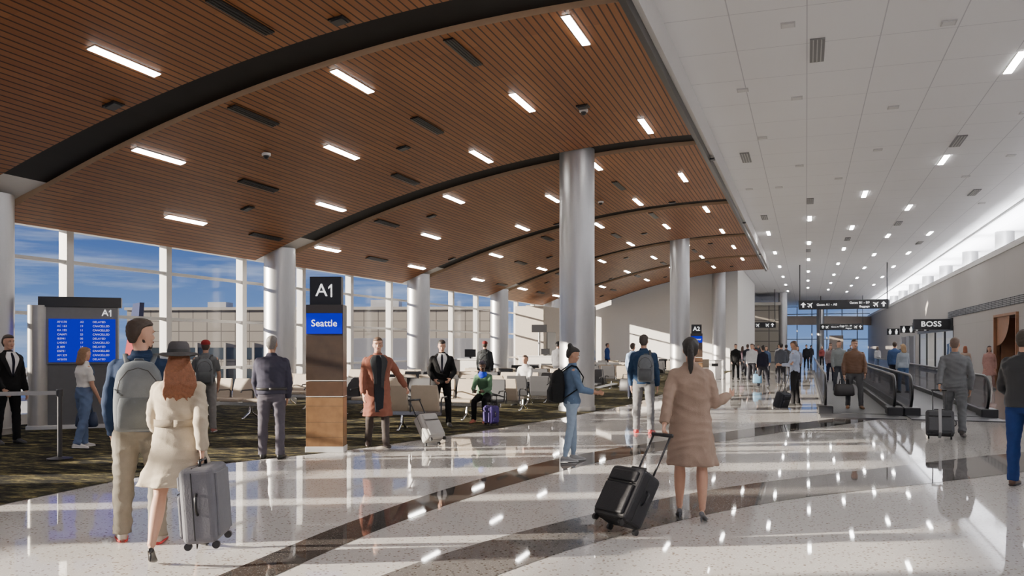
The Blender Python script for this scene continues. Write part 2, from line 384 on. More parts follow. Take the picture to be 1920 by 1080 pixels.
# ------------------------------------------------------------------ columns
def column(x,y,z0,h,lab='round brushed metal structural column rising to wooden ceiling',r=.44,g='metal columns'):
    o=empty('column',lab,'column',(x,y,z0),0,g)
    mk('shaft',B().cyl((0,0,0),r,h,0,48),M_COL,o,smooth=True)
    mk('base_ring',B().cyl((0,0,0),r+.025,.12,0,48),M_STEEL,o,smooth=True)
for i in range(-2,5): column(-14.15,20.7+9.15*i,0,arc(-14.15)+.18)
for i in range(0,3): column(-5.44,20.7+18.3*i,0,arc(-5.44)+.12)
column(-5.44,2.4,0,arc(-5.44)+.02)
column(-2.3,92,0,HC,'distant round metal column reaching white ceiling'); column(1.6,110,0,HC,'distant round metal column reaching white ceiling'); column(-6.4,100,0,HC,'distant round metal column reaching white ceiling')
for i in range(-2,8): column(9.05,46.6+9.15*i,5.7,HC-5.7,'short metal column standing on clerestory ledge',.42,'clerestory columns')
# ------------------------------------------------------------------ ceiling fixtures
def light_proto(name,lab,L_,W_,m,grp):
    r=mk(name,B().box((0,0,.022),(W_+.03,L_+.03,.04)),mat((.25,.22,.2),.6)); tag(r,lab,'ceiling light',grp)
    d=mk('diffuser',B().box((0,0,-.002),(W_,L_,.012)),m,r); return r,[d]
wl,wc=light_proto('ceiling_light','slim glowing linear light recessed in wooden slat ceiling',1.27,.125,M_LIGHT,'linear lights in wooden ceiling')
vt=mk('ceiling_vent',B().box((0,0,0),(.17,1.3,.03)).box((0.05,0,-.02),(.012,1.28,.012),1).box((-.0,0,-.02),(.012,1.28,.012),1).box((-.05,0,-.02),(.012,1.28,.012),1),[M_BLACK,M_DARKM]); tag(vt,'black linear slot air vent in wooden slat ceiling','air vent','slot vents in wooden ceiling')
sp=mk('ceiling_speaker',B().box((0,0,0),(.24,.24,.03)).box((0,0,-.02),(.18,.18,.02),1),[M_BLACK,M_DARKM]); tag(sp,'small square black ceiling speaker','speaker','ceiling speakers')
cols=[-3.4,-5.3,-7.35,-9.35,-11.45,-13.4]
first=True;fv=True;fs_=True
for ci,x in enumerate(cols):
    sl=.0347*(XE-x); ry=-math.atan(sl)
    for j in range(-2,16):
        y=6.8+3.05*j
        if y>56: continue
        z=arc(x)-.012
        if (j+ci)%2==0:
            if first: wl.location=(x,y,z); wl.rotation_euler=(0,ry,0); first=False
            else: dup(wl,wc,(x,y,z),rot=(0,ry,0))
        elif (j*2+ci)%3!=0 and ci not in(0,):
            if fv: vt.location=(x,y,z); vt.rotation_euler=(0,ry,0); fv=False
            else: dup(vt,[],(x,y,z),rot=(0,ry,0))
        if (j+2*ci)%4==1:
            p=(x+1.0,y+.9,arc(x+1.0)-.012)
            if fs_: sp.location=p; sp.rotation_euler=(0,ry,0); fs_=False
            else: dup(sp,[],p,rot=(0,ry,0))
for (x,y) in((-4.35,17.1),(-10.3,14.6),(-6.3,27),(-8.3,33)):
    o=empty('dome_camera','small white and black dome security camera on ceiling','camera',(x,y,arc(x)-.01),0,'dome cameras')
    mk('mount',B().cyl((0,0,-.04),.09,.05),M_WHITE,o,smooth=True); mk('dome',B().sph((0,0,-.05),(.06,.06,.06)),M_BLACK,o,smooth=True)
wl2,wc2=light_proto('ceiling_light','slim glowing linear light in white tile ceiling',1.35,.15,M_LIGHTW,'linear lights in white ceiling')
first=True
cl=[(5.7,[46,55.2,64.3,73.5,82.6]),(3.85,[0.6,9.75,18.9,28.05,37.2,46.35,55.5,64.6,73.8,83,92]),(2.0,[6,33.4,42.6,51.7,60.8,70,79,88]),(.13,[1.5,39,48.15,57.3,66.4,75.6,84.7]),(-1.75,[7,43.4,52.5,61.7,70.8,80,89]),(-5.5,[62,71,80,89])]
for x,ys in cl:
    for y in ys:
        if first: wl2.location=(x,y,HC-.01); first=False
        else: dup(wl2,wc2,(x,y,HC-.01))
gv=mk('ceiling_vent',B().box((0,0,0),(.26,1.3,.03)).box((.07,0,-.02),(.02,1.25,.012),1).box((0,0,-.02),(.02,1.25,.012),1).box((-.07,0,-.02),(.02,1.25,.012),1),[mat((.2,.2,.21),.5),mat((.5,.5,.5),.5)]); tag(gv,'grey linear air grille in white ceiling','air vent','grey ceiling grilles')
for i,(x,y) in enumerate(((.19,16.9),(3.87,25.6),(-1.68,25.8),(5.7,34.3),(.13,34.3),(3.9,41.8),(2,47),(-1.7,38),(5.7,50),(.1,52))):
    if i==0: gv.location=(x,y,HC-.01)
    else: dup(gv,[],(x,y,HC-.01))
sp2=mk('ceiling_speaker',B().box((0,0,0),(.24,.24,.02)).box((0,0,-.012),(.19,.19,.012),1),[mat((.55,.55,.56),.5),mat((.68,.68,.68),.5)]); tag(sp2,'small square grey speaker in white ceiling','speaker','speakers in white ceiling')
for i,(x,y) in enumerate(((-.3,15.4),(-.2,20),(2.3,16.2),(-1.3,19),(1.9,21.5),(1.9,26),(-1.1,23.5),(4.9,23),(5.6,28),(4.9,31),(-.2,27.5),(-.9,31),(1.0,30),(-1.9,31),(6.4,37))):
    if i==0: sp2.location=(x,y,HC-.01)
    else: dup(sp2,[],(x,y,HC-.01))
# ------------------------------------------------------------------ hanging signs
def arrow(e,x,z,s,dirn,y=-.13):
    def T(p): 
        a={'u':0,'r':-math.pi/2,'l':math.pi/2}[dirn]; return (x+(p[0]*math.cos(a)-p[1]*math.sin(a))*s,y,z+(p[0]*math.sin(a)+p[1]*math.cos(a))*s)
    mk('arrow_symbol',B().add([T(p) for p in((-.5,0),(0,.5),(.5,0),(.15,0),(.15,-.5),(-.15,-.5),(-.15,0))],[(0,1,2,3,4,5,6)]),M_TXT,e,fix=False)
def plane_icon(e,x,z,s,y=-.13):
    P=[(0,.5),(.07,.35),(.07,.12),(.5,-.12),(.5,-.22),(.07,-.08),(.06,-.32),(.18,-.42),(.18,-.5),(0,-.44),(-.18,-.5),(-.18,-.42),(-.06,-.32),(-.07,-.08),(-.5,-.22),(-.5,-.12),(-.07,.12),(-.07,.35)]
    c,s_=math.cos(-.8),math.sin(-.8)
    mk('airplane_symbol',B().add([(x+(px*c-pz*s_)*s,y,z+(px*s_+pz*c)*s) for px,pz in P],[tuple(range(len(P)))]),M_TXT,e,fix=False)
def hsign(x,y,z,w,h,pole,detail,lab):
    e=empty('hanging_sign',lab,'sign',(x,y,z))
    mk('panel',B().box((0,0,0),(w,.22,h)),M_BLACK,e,bevel=.02)
    for sx in(-1,1): mk('hanging_rod',B().cyl((sx*(w/2-.08),0,-h/2),.035,pole+h/2),M_DARKM,e)
    arrow(e,-w/2+.3,0,.34,'u'); plane_icon(e,-w/2+.75,0,.4)
    arrow(e,w/2-.3,0,.34,'u'); plane_icon(e,w/2-.75,0,.4)
    if detail:
        text('Gates A1 - A8',.22,M_TXT,e,(-w/2+1.15,-.13,.0),al='LEFT'); text('Gates B1 - B9',.22,M_TXT,e,(w/2-1.15,-.13,.1),al='RIGHT'); text('Baggage',.2,M_TXT,e,(w/2-1.15,-.13,-.15),al='RIGHT')
hsign(2.3,61,4.42,5.6,.62,HC-4.42,True,'long black overhead wayfinding sign with white arrows')
hsign(3.6,99,3.75,4.4,.7,HC-3.75,True,'black overhead gate sign with arrows further along concourse')
hsign(-4.0,86,3.7,2.4,.55,HC-3.7,False,'small black overhead sign near corridor entrance')
# ------------------------------------------------------------------ gate pylons
def wood(c,v=.45): return mat(c,.4,0,v,7)
def pylon(x,y,rz,gate,city,lab):
    e=empty('gate_sign',lab,'sign',(x,y,0),rz)
    mk('base',B().box((0,0,.045),(.58,.32,.09)),mat((.7,.7,.7),.4),e,bevel=.005)
    b=B().box((0,0,.46),(.56,.3,.74),0).box((0,0,.96),(.56,.3,.22),1).box((0,0,1.43),(.56,.3,.68),2).box((0,0,2.0),(.56,.3,.47),3)
    for z in(.845,1.085): b.box((0,0,z),(.565,.305,.012),4)
    for z in(.23,.46,.7,1.3,1.5): b.box((0,-.0,z),(.562,.302,.006),3)
    mk('post',b,[wood((.24,.13,.058)),wood((.085,.045,.025)),wood((.05,.032,.022)),mat((.05,.042,.038),.4),mat((.8,.78,.74),.3)],e,bevel=.004)
    mk('screen',B().box((0,-.155,1.95),(.54,.02,.31)),M_BLUE,e)
    text(city,.145,M_TXT,e,(0,-.168,1.95))
    mk('sign_panel',B().box((0,0,2.45),(.48,.16,.43)),M_BLACK,e,bevel=.006)
    if gate=='A1': a_one(.27,e,(0,-.088,2.45))
    else: text(gate,.28,M_TXT,e,(0,-.085,2.45),bold=.005)
pylon(-6.93,11.36,rad(19),'A1','Seattle','tall wooden gate sign post with black header on carpet edge')
pylon(-5.0,41.6,rad(8),'A2','Denver','distant wooden gate sign post with black header')
# flight board kiosk
e=empty('flight_information_display','grey freestanding flight board with blue departures screen','display',(-13.47,13.02,0),rad(40))
mk('body',B().box((.03,.1,1.2),(1.28,.3,2.4)),mat((.10,.10,.105),.45),e,bevel=.01)
mk('base',B().box((-.1,.08,.04),(1.66,.5,.08)),mat((.6,.6,.6),.35,.5),e,bevel=.01)
b=B(); b.loft([ring(V((-.74,.1,z)),V((1,0,0)),V((0,1,0)),.19,.24,32,.7) for z in(.08,2.4)]); mk('side_column',b,mat((.42,.41,.39),.35,.5),e,smooth=True)
mk('header',B().box((.0,.06,2.47),(1.46,.34,.2)),M_BLACK,e,bevel=.008)
mk('bezel',B().box((.04,-.07,1.83),(1.26,.04,1.14)),mat((.16,.16,.165),.4),e,bevel=.005)
mk('screen',B().box((.04,-.1,1.72),(1.17,.02,.84)),M_BLUE,e)
a_one(.18,e,(.48,-.1,2.26))
rows=['AF1570|A2|DELAYED','AC 163|19|CANCELLED','KA 152|11|CANCELLED','CA6471|25|CANCELLED','IB3941|05|DELAYED','LH3431|17|CANCELLED','JL 809|14|DELAYED','EI5721|22|CANCELLED','AM 329|24|CANCELLED','AF5070|23|DELAYED']
M_TX2=mat((.7,.7,.7),.5,var=.02,emit=.55,ecol=(.75,.80,1))
for i,r in enumerate(rows):
    z=2.08-i*.081; a=r.split('|')
    text(a[0],.054,M_TX2,e,(-.40,-.112,z),al='LEFT'); text(a[1],.054,M_TX2,e,(.0,-.112,z),al='LEFT'); text(a[2],.054,M_TX2,e,(.22,-.112,z),al='LEFT')
# barrier post + belt
e=empty('belt_barrier','black retractable queue barrier post with grey belt','barrier',(-9.95,9.25,0),rad(42))
mk('base',B().cyl((0,0,0),.17,.03).cyl((0,0,.03),.15,.02,r2=.06),M_BLACK,e,smooth=True)
mk('post',B().cyl((0,0,.03),.032,.92).cyl((0,0,.9),.045,.1),mat((.05,.05,.055),.4,.5),e,smooth=True)
mk('belt',B().box((-1.3,0,.95),(2.56,.006,.055)),mat((.35,.35,.36),.7),e)
e=empty('belt_barrier','black retractable queue barrier post with grey belt','barrier',(-11.93,7.43,0),rad(42))
mk('base',B().cyl((0,0,0),.17,.03),M_BLACK,e,smooth=True); mk('post',B().cyl((0,0,.03),.032,.95),M_BLACK,e,smooth=True)
for (x,y,w,lab) in((-12.6,30.5,2.0,'white gate counter beside window wall'),(-12.8,41.2,2.0,'pale gate counter near distant wall')):
    e=empty('gate_counter',lab,'counter',(x,y,0))
    mk('cabinet',B().box((0,0,.55),(w,.7,1.1)),mat((.66,.63,.6),.5),e,bevel=.04)
    mk('worktop',B().box((0,0,1.12),(w+.1,.8,.04)),M_WHITE,e,bevel=.01)
    mk('monitor',B().box((.3,.1,1.35),(.45,.04,.3)).box((.3,.12,1.2),(.06,.04,.14)),M_BLACK,e)
struct(mk('wall_jet_bridge_door',B().box((-14.2,45.5,1.9),(1.6,3.2,3.8)).box((-13.38,45.3,1.2),(.06,1.6,2.4),1),[mat((.5,.44,.37),.6),mat((.2,.2,.2),.4)]))
e=empty('gate_display','small black gate display on grey pole beside window','display',(-13.2,42.5,0))
mk('pole',B().cyl((0,0,0),.06,2.4),M_GREYM,e,smooth=True); mk('panel',B().box((0,0,2.55),(.8,.12,.4)),M_BLACK,e)
for (x,y) in((-4.2,42.5),(-4.15,43.4)):
    e=empty('litter_bin','white rectangular litter bin with dark opening','bin',(x,y,0),0,'litter bins')
    mk('body',B().box((0,0,.45),(.55,.5,.9)),M_WHITE,e,bevel=.03); mk('opening',B().box((0,-.255,.72),(.3,.02,.14)),M_BLACK,e); mk('lid',B().box((0,0,.92),(.57,.52,.05)),M_GREYM,e,bevel=.01)
# ------------------------------------------------------------------ moving walkways
def balustrade(e,x,L_,name='balustrade'):
    o=bpy.data.objects.new(name,None); COL.objects.link(o); o.parent=e
    mk('glass_panel',B().box((x,L_/2+.3,.55),(.016,L_-.4,.78)),M_BALG,o)
    mk('skirt',B().box((x,L_/2,.08),(.12,L_,.16)),M_BLACK,o,bevel=.02)
    pts=[(x,.55,.17),(x,.2,.22),(x,.03,.42),(x,0,.63),(x,.1,.80),(x,.32,.90),(x,.6,.93),(x,L_,.93)]
    mk('handrail',B().tube(pts,[.032]*8,n=10),M_BLACK,o,smooth=True)
    mk('end_panel',B().add([(x+dx,y,z) for dx in(-.008,.008) for y,z in((.5,.17),(.2,.25),(.05,.44),(.05,.63),(.15,.79),(.35,.88),(.5,.91))],[tuple(range(7)),tuple(range(7,14))[::-1]]+[(i,(i+1)%7,7+(i+1)%7,7+i) for i in range(7)]),M_BALG,o)
    mk('newel_base',B().box((x,.25,.10),(.34,.7,.20)),M_BLACK,o,bevel=.02)
def tread_mat():
    m,N,L,p=nodes('ribbed_tread')
    tc=N.new('ShaderNodeTexCoord'); w=N.new('ShaderNodeTexWave'); w.inputs['Scale'].default_value=12; L.new(tc.outputs['Object'],w.inputs[0])
    L.new(mixc(N,L,w.outputs['Fac'],(.05,.05,.052),(.16,.16,.165)),p.inputs['Base Color']); p.inputs['Metallic'].default_value=.3; p.inputs['Roughness'].default_value=.5; return m
M_TREAD=tread_mat()
LW=34
for x0,x1,lab in((.35,2.02,'moving walkway with dark glass balustrades and black handrails'),(2.22,3.95,'second moving walkway running beside the first')):
    e=empty('moving_walkway',lab,'moving walkway',(0,21.5,0))
    balustrade(e,x0+.08,LW); balustrade(e,x1-.08,LW)
    mk('belt',B().box(((x0+x1)/2,LW/2,.02),(x1-x0-.3,LW,.03)),M_TREAD,e)
    mk('comb_plate',B().box(((x0+x1)/2,-.4,.012),(x1-x0+.1,1.5,.022)),M_DARKM,e)
# ------------------------------------------------------------------ seating
def bench(n,cols_,arm=True):
    e=empty('bench_seating','','seats'); W=.6
    mk('beam',B().box((0,0,.33),(n*W-.1,.07,.07)),M_CHROME,e)
    for i in range(n):
        x=(i-(n-1)/2)*W; c=cols_[i%len(cols_)]
        mk('seat',B().box((x,.02,.42),(.53,.5,.07)),c,e,bevel=.025,seg=3)
        b=B(); rings=[]
        for k_,(y,z,t) in enumerate(((-.2,.40,.03),(-.235,.5,.035),(-.26,.62,.035),(-.29,.75,.03),(-.32,.88,.02))):
            w=.265 if k_<4 else .25
            rings.append([V((x-w,y-t,z)),V((x+w,y-t,z)),V((x+w,y+t,z)),V((x-w,y+t,z))])
        b.loft(rings); mk('backrest',b,c,e,bevel=.015)
    for i in range(n+1):
        x=(i-n/2)*W
        mk('armrest',B().tube([(x,-.22,.36),(x,-.2,.6),(x,-.14,.64),(x,.2,.64),(x,.24,.6)],[.016]*5,n=8),M_DARKM,e,smooth=True)
    for x in(-(n-1)/2*W*.75,(n-1)/2*W*.75):
        mk('leg',B().tube([(x,-.28,.02),(x,-.05,.14),(x,0,.33)],[.022]*3,n=8).tube([(x,.28,.02),(x,.05,.14),(x,0,.33)],[.022]*3,n=8).sph((x,-.28,.02),.028).sph((x,.28,.02),.028),M_CHROME,e,smooth=True)
    return e
BEI=mat((.46,.385,.30),.6,bump=.15); DRK=mat((.045,.045,.05),.55,bump=.15)
b8=bench(8,[DRK,BEI,BEI,DRK,BEI,BEI,DRK,DRK]); c8=kids(b8)
b4=bench(4,[BEI,BEI,BEI,BEI]); c4=kids(b4)
b8d=bench(8,[DRK,DRK,BEI,DRK,DRK]); c8d=kids(b8d)
def place(root,ch,lst,lab,grp):
    for i,(x,y,r) in enumerate(lst):
        if i==0: o=root; o.location=(x,y,0); o.rotation_euler=(0,0,rad(r))
        else: o=dup(root,ch,(x,y,0),rad(r))
        tag(o,lab,'seats',grp)
place(b8,c8,[(-8.6,17.3,180),(-8.8,22.3,180),(-8.6,27.4,0),(-8.5,33,180),(-8.5,39,0),(-8.3,20.3,0)],'row of black and beige airport seats on chrome beam','mixed black and beige seat rows')
place(b8d,c8d,[(-8.5,18.35,0),(-8.6,23.4,0),(-8.5,26.2,180),(-8.6,31.9,0),(-8.6,37.8,180),(-8.6,44,0),(-7.6,50,0),(-8.4,35.2,0)],'row of mostly black airport seats on chrome beam','mostly black seat rows')
place(b4,c4,[(-12.3,15.9,180),(-12.7,18.9,180),(-12.7,20.0,0),(-12.6,23.6,180),(-12.6,24.7,0)],'row of beige airport seats on chrome beam','beige seat rows')
nb=bench(2,[BEI,BEI]); nb.location=(-7.1,14.75,0); nb.rotation_euler=(0,0,rad(10)); tag(nb,'pair of beige airport seats on carpet edge','seats')
# ------------------------------------------------------------------ people
JOBS=[]
def soft(name,b,mt,parent,vox,it=3,fold=0,ff=1.0):
    ob=mk(name,b,[mt],parent,smooth=2)
    m=ob.modifiers.new('r','REMESH'); m.mode='VOXEL'; m.voxel_size=vox; m.use_smooth_shade=True
    s=ob.modifiers.new('s','SMOOTH'); s.factor=.5; s.iterations=it
    JOBS.append((ob,fold,ff)); return ob
PT=[-.06,-.03,0,.05,.10,.16,.22,.262,.288,.31]
PM=([.070,.088,.096,.093,.087,.093,.106,.108,.082,.048],[.050,.064,.068,.065,.062,.066,.072,.064,.050,.040])
PF=([.070,.092,.098,.088,.070,.076,.088,.090,.068,.042],[.05,.066,.070,.062,.052,.056,.070,.058,.046,.036])
SKIN={'light':(.52,.30,.21),'tan':(.38,.21,.135),'dark':(.09,.045,.028)}
def person(label,x,y,H,rel,sex='m',lean=0,legs=((4,3,4),(-4,3,3)),armL=(4,9,14,4),armR=(4,9,14,4),handL=None,handR=None,curl=(.35,.35),
           skin='light',hair=('short',(.04,.025,.015)),head=(0,0),top=None,bottom=None,coat=None,shoes=('flat',(.03,.03,.03),None),
           vox=.014,face=False,hat=None,front=None,heading=None,extra=None,zoff=0,fat=1.0):
    phi=math.atan2(x,y)+rad(rel)
    e=empty('person',label,'person',(x,y,zoff),-phi)
    Wm=Matrix.Translation((x,y,zoff))@Matrix.Rotation(-phi,4,'Z'); Wi=Wm.inverted()
    k=H/1.75; prof=PF if sex=='f' else PM; X=V((1,0,0)); Yv=V((0,1,0))
    sk=mat(SKIN[skin],.5,var=.08,vs=20,spec=.35)
    heel=.065*k if shoes[0]=='heel' else 0
    J={}; mn=9
    for s,(tf,ab,kb) in zip((-1,1),legs):
        hip=V((s*.052*H,0,0)); d=V((s*math.sin(rad(ab)),math.sin(rad(tf)),-math.cos(rad(tf)))).normalized()
        kn=hip+d*.245*H; d2=V((s*math.sin(rad(ab))*.3,math.sin(rad(tf-kb)),-math.cos(rad(tf-kb)))).normalized()
        an=kn+d2*.235*H; J[s]=[hip,kn,an]; mn=min(mn,an.z)
    zh=.045*H+heel-mn; up=V((0,math.sin(rad(lean)),math.cos(rad(lean))))
    for s in(-1,1):
        for p in J[s]: p.z+=zh
    hc=V((0,0,zh))
    def tc(t): return hc+(up*t*H if t>=0 else V((0,0,t*H)))
    ay=V((0,math.cos(rad(lean)),-math.sin(rad(lean))))
    def trings(t0,t1,sc,add=0,n=24,st=0):
        ts=sorted({t0,t1}|{t for t in PT if t0<t<t1}); out=[]
        for t in ts:
            rx=np.interp(t,PT,prof[0]); ry=np.interp(t,PT,prof[1])
            if st and t<.24: rx=max(rx,st); ry=max(ry,st*.72)
            rx=rx*H*fat*sc+add; ry=ry*H*fat*sc+add
            out.append(ring(tc(t),X,ay if t>=0 else Yv,rx,ry,n,.88))
        return out
    A={}
    for s,spec,tgt in((-1,armL,handL),(1,armR,handR)):
        sh=tc(.262)+X*s*.103*H*(1 if sex=='m' else .88)*fat
        if tgt is not None:
            T=Wi@V(tgt); dd=(T-sh); L1,L2=.17*H,.15*H; hd=dd.normalized()
            W_=T-hd*.07*k
            dist=min((W_-sh).length,(L1+L2)*.995); u=(W_-sh).normalized(); W_=sh+u*dist
            a=(L1*L1-L2*L2+dist*dist)/(2*dist); h=math.sqrt(max(L1*L1-a*a,0))
            hint=V((s*.35,-1,-.25)); hint=(hint-u*hint.dot(u)).normalized()
            el=sh+u*a+hint*h; wr=W_; hd=(T-wr).normalized() if (T-wr).length>.01 else (wr-el).normalized()
            hd=(hd*.6+(wr-el).normalized()*.4).normalized()
        else:
            sw,ab,eb,fi=spec
            d=V((s*math.sin(rad(ab)),math.sin(rad(sw)),-math.cos(rad(sw)))).normalized(); el=sh+d*.17*H
            d2=V((-s*math.sin(rad(fi)),math.sin(rad(sw+eb)),-math.cos(rad(sw+eb)))).normalized(); wr=el+d2*.15*H; hd=d2
        A[s]=(sh,el,wr,hd)
    hp=tc(.405)+V((0,.012*H,0)); 
    Rh=Matrix.Rotation(-rad(head[0]),3,'Z')@Matrix.Rotation(-rad(head[1]),3,'X')
    def hl(p): return hp+Rh@(V(p)*k)
    b=B()
    b.loft(trings(-.06,.31,.9))
    b.tube([tc(.29),tc(.33),hl((0,-.015,-.06))],[.05*k*1.2,.052*k if sex=='m' else .044*k,.054*k if sex=='m' else .045*k],n=14)
    hw=1 if sex=='m' else .94
    HR=[(-.113,.020,.080,.045),(-.100,.036,.090,.0),(-.078,.051,.091,-.045),(-.045,.061,.088,-.07),(-.01,.068,.086,-.088),(.012,.071,.087,-.096),(.03,.073,.092,-.099),(.055,.073,.087,-.1),(.08,.067,.075,-.092),(.10,.051,.052,-.07),(.113,.028,.022,-.035)]
    b.loft([[hl((rx*hw*math.cos(2*math.pi*j/20),(yf+yb)/2+(yf-yb)/2*math.sin(2*math.pi*j/20),z)) for j in range(20)] for z,rx,yf,yb in HR])
    b.loft([[hl((px*w,py,z)) for px,py in((-1,.08),(-.45,yn),(.45,yn),(1,.08))] for z,w,yn in((-.038,.017,.102),(-.030,.017,.113),(-.022,.012,.111),(.0,.009,.099),(.018,.009,.092))])
    for s in(-1,1):
        b.sph(hl((s*.072*hw,-.008,-.012)),(.011*k,.017*k,.03*k),R=Rh.to_3x3())
        b.sph(hl((s*.03,.082,.022)),(.024*k,.012*k,.008*k),R=Rh)
        b.sph(hl((s*.034,.062,-.03)),(.026*k,.024*k,.02*k),R=Rh)
    b.sph(hl((0,.085,-.066)),(.022*k,.012*k,.006*k),R=Rh); b.sph(hl((0,.086,-.055)),(.020*k,.010*k,.005*k),R=Rh); b.sph(hl((0,.078,-.098)),(.02*k,.016*k,.014*k),R=Rh)
    lf=.86 if bottom else 1.0
    for s in(-1,1):
        h_,kn,an=J[s]
        def lp(a,c,t): return a.lerp(c,t)
        th=[.05,.047,.04,.030]; cf=[.029,.033,.030,.018]
        b.tube([h_,lp(h_,kn,.3),lp(h_,kn,.7),kn],[r*H*lf for r in th],n=14)
        b.sph(kn,.030*H*lf); b.tube([kn,lp(kn,an,.28),lp(kn,an,.55),an],[r*H*lf for r in cf],n=14); b.sph(an,.02*H)
        sh,el,wr,hd=A[s]; af=.85 if (top or coat) and not (top and top.get('sleeve',1)<.9) else 1
        b.sph(sh,.029*H*af); b.tube([sh,lp(sh,el,.5),el],[.029*H*af,.027*H*af,.021*H*af],n=12); b.sph(el,.0215*H*af)
        b.tube([el,lp(el,wr,.3),wr],[.0215*H*af,.022*H*af,.0145*H],n=12); b.sph(wr,.0145*H)
        d=hd; xx=X if abs(d.x)<.93 else Yv
        sd=xx.cross(d).normalized(); nn=(xx*-s); nn=(nn-d*nn.dot(d)).normalized(); cu=curl[0] if s<0 else curl[1]
        q=k*(1 if sex=='m' else .92)
        b.loft([ring(wr+d*t*q,sd,nn,a_*q,c_*q,12) for t,a_,c_ in((-.01,.022,.017),(.03,.034,.017),(.065,.040,.015),(.098,.037,.012))])
        for o_,ln in((.030,.068),(.0105,.078),(-.0095,.072),(-.029,.056)):
            p=wr+(d*.09+sd*o_)*q; pts=[p]
            for fr_,an_ in((.45,45),(.32,110),(.23,165)):
                a_=rad(an_)*cu; p=p+(d*math.cos(a_)+nn*math.sin(a_))*ln*fr_*q; pts.append(p)
            b.tube(pts,[.0098*q,.0095*q,.0088*q,.0075*q],n=8)
        p=wr+(d*.025+sd*.026)*q; d1=(d*.65+sd*.65+nn*.35).normalized(); p2=p+d1*.042*q; p3=p2+(d*.8+sd*.15+nn*(.3+cu*.6)).normalized()*.034*q
        b.tube([p,p2,p3],[.0125*q,.0115*q,.009*q],n=8)
        hgt=an.z-(.045*H+heel); pitch=math.asin(max(0,min(1,hgt/(.11*H)))) if hgt>.004 else 0
        f=V((s*.14,math.cos(pitch),-math.sin(pitch))).normalized(); sdv=f.cross(V((0,0,1))).normalized(); fz=sdv.cross(f).normalized()
        base=an-fz*(.045*H+heel)
        J[s].append((base,f,sdv,fz))
        if heel: FR=[(-.045,.020,.035,.078),(-.01,.026,.05,.068),(.04,.027,.045,.045),(.09,.033,.036,.014),(.14,.032,.028,.004),(.175,.018,.018,.003)]
        else: FR=[(-.055,.02,.05,.012),(-.03,.03,.07,.01),(.01,.03,.085,.01),(.06,.034,.06,.01),(.11,.038,.04,.01),(.16,.034,.03,.01),(.185,.018,.02,.01)]
        if shoes: b.loft([ring(base+(f*y_+fz*(zb+hh/2))*k,sdv,fz,w_*k*.95,hh/2*k,12,.9) for y_,w_,hh,zb in FR])
        sb=B()
        if heel:
            SR=[(-.052,.020,.045,.070),(-.03,.027,.05,.066),(.0,.029,.035,.058),(.05,.030,.028,.036),(.09,.036,.034,.008),(.14,.036,.036,.0),(.175,.026,.026,0),(.195,.010,.012,0)]
            sb.loft([ring(base+(f*y_+fz*(zb+hh/2))*k,sdv,fz,w_*k,hh/2*k,14,.9) for y_,w_,hh,zb in SR])
            sb.tube([base+(f*-.04+fz*.075)*k,base+(f*-.047)*k],[.014*k,.0065*k],n=8)
            so=mk('shoe',sb,mat(shoes[1],.3),e,smooth=2)
            so.modifiers.new('ss','SUBSURF').levels=1
        else:
            SR=[(-.068,.020,.055),(-.048,.034,.085),(-.005,.039,.105),(.045,.041,.088),(.095,.047,.064),(.15,.047,.050),(.188,.036,.038),(.204,.016,.022)]
            sb.loft([ring(base+(f*y_+fz*hh/2)*k,sdv,fz,w_*k,hh/2*k,16,.8) for y_,w_,hh in SR])
            so=mk('shoe',sb,mat(shoes[1],.45,bump=.1),e,smooth=2)
            if shoes[2]:
                sb=B(); sb.loft([ring(base+(f*y_+fz*.012)*k,sdv,fz,(w_+.003)*k,.012*k,16,.6) for y_,w_,hh in SR]); mk('sole',sb,mat(shoes[2],.6),so,smooth=True)
    soft('body',b,sk,e,vox,2 if vox<.012 else 1)
    if face:
        for s in(-1,1):
            eb=B().sph(hl((s*.030,.0795,.003)),(.0125*k,.009*k,.0065*k),0,12,7,Rh).sph(hl((s*.030,.0865,.003)),(.0055*k,.003*k,.0055*k),1,10,6,Rh)
            mk('eye',eb,[mat((.75,.72,.7),.2),mat((.03,.02,.015),.2)],e,smooth=2)
            mk('eyebrow',B().tube([hl((s*.014,.094,.019)),hl((s*.03,.096,.025)),hl((s*.046,.086,.021))],[.003*k,.0035*k,.002*k],n=6),mat(hair[1],.8),e,smooth=2)
        mk('lips',B().sph(hl((0,.0955,-.0585)),(.021*k,.006*k,.0038*k),0,12,7,Rh).sph(hl((0,.0955,-.0655)),(.017*k,.006*k,.0045*k),0,12,7,Rh),mat((.36,.13,.11) if skin!='dark' else (.12,.04,.035),.4),e,smooth=2)
    if extra=='beard':
        bb=B(); bb.loft([[hl((rx*math.cos(math.pi*j/10),yb+(yf-yb)*math.sin(math.pi*j/10),z)) for j in range(11)] for z,rx,yf,yb in((-.117,.024,.084,.05),(-.102,.040,.0945,.01),(-.08,.055,.0945,-.01),(-.07,.057,.088,-.012),(-.05,.063,.06,-.015),(-.02,.0705,.015,-.02))])
        soft('beard',bb,mat(hair[1],.8,var=.3,vs=80,bump=.4,bs=200),e,.008,2,.001,3)
    st,hcg=hair; hm=mat(hcg,.55,var=.35,vs=60,bump=.4,bs=120)
    hv=max(vox,.009)
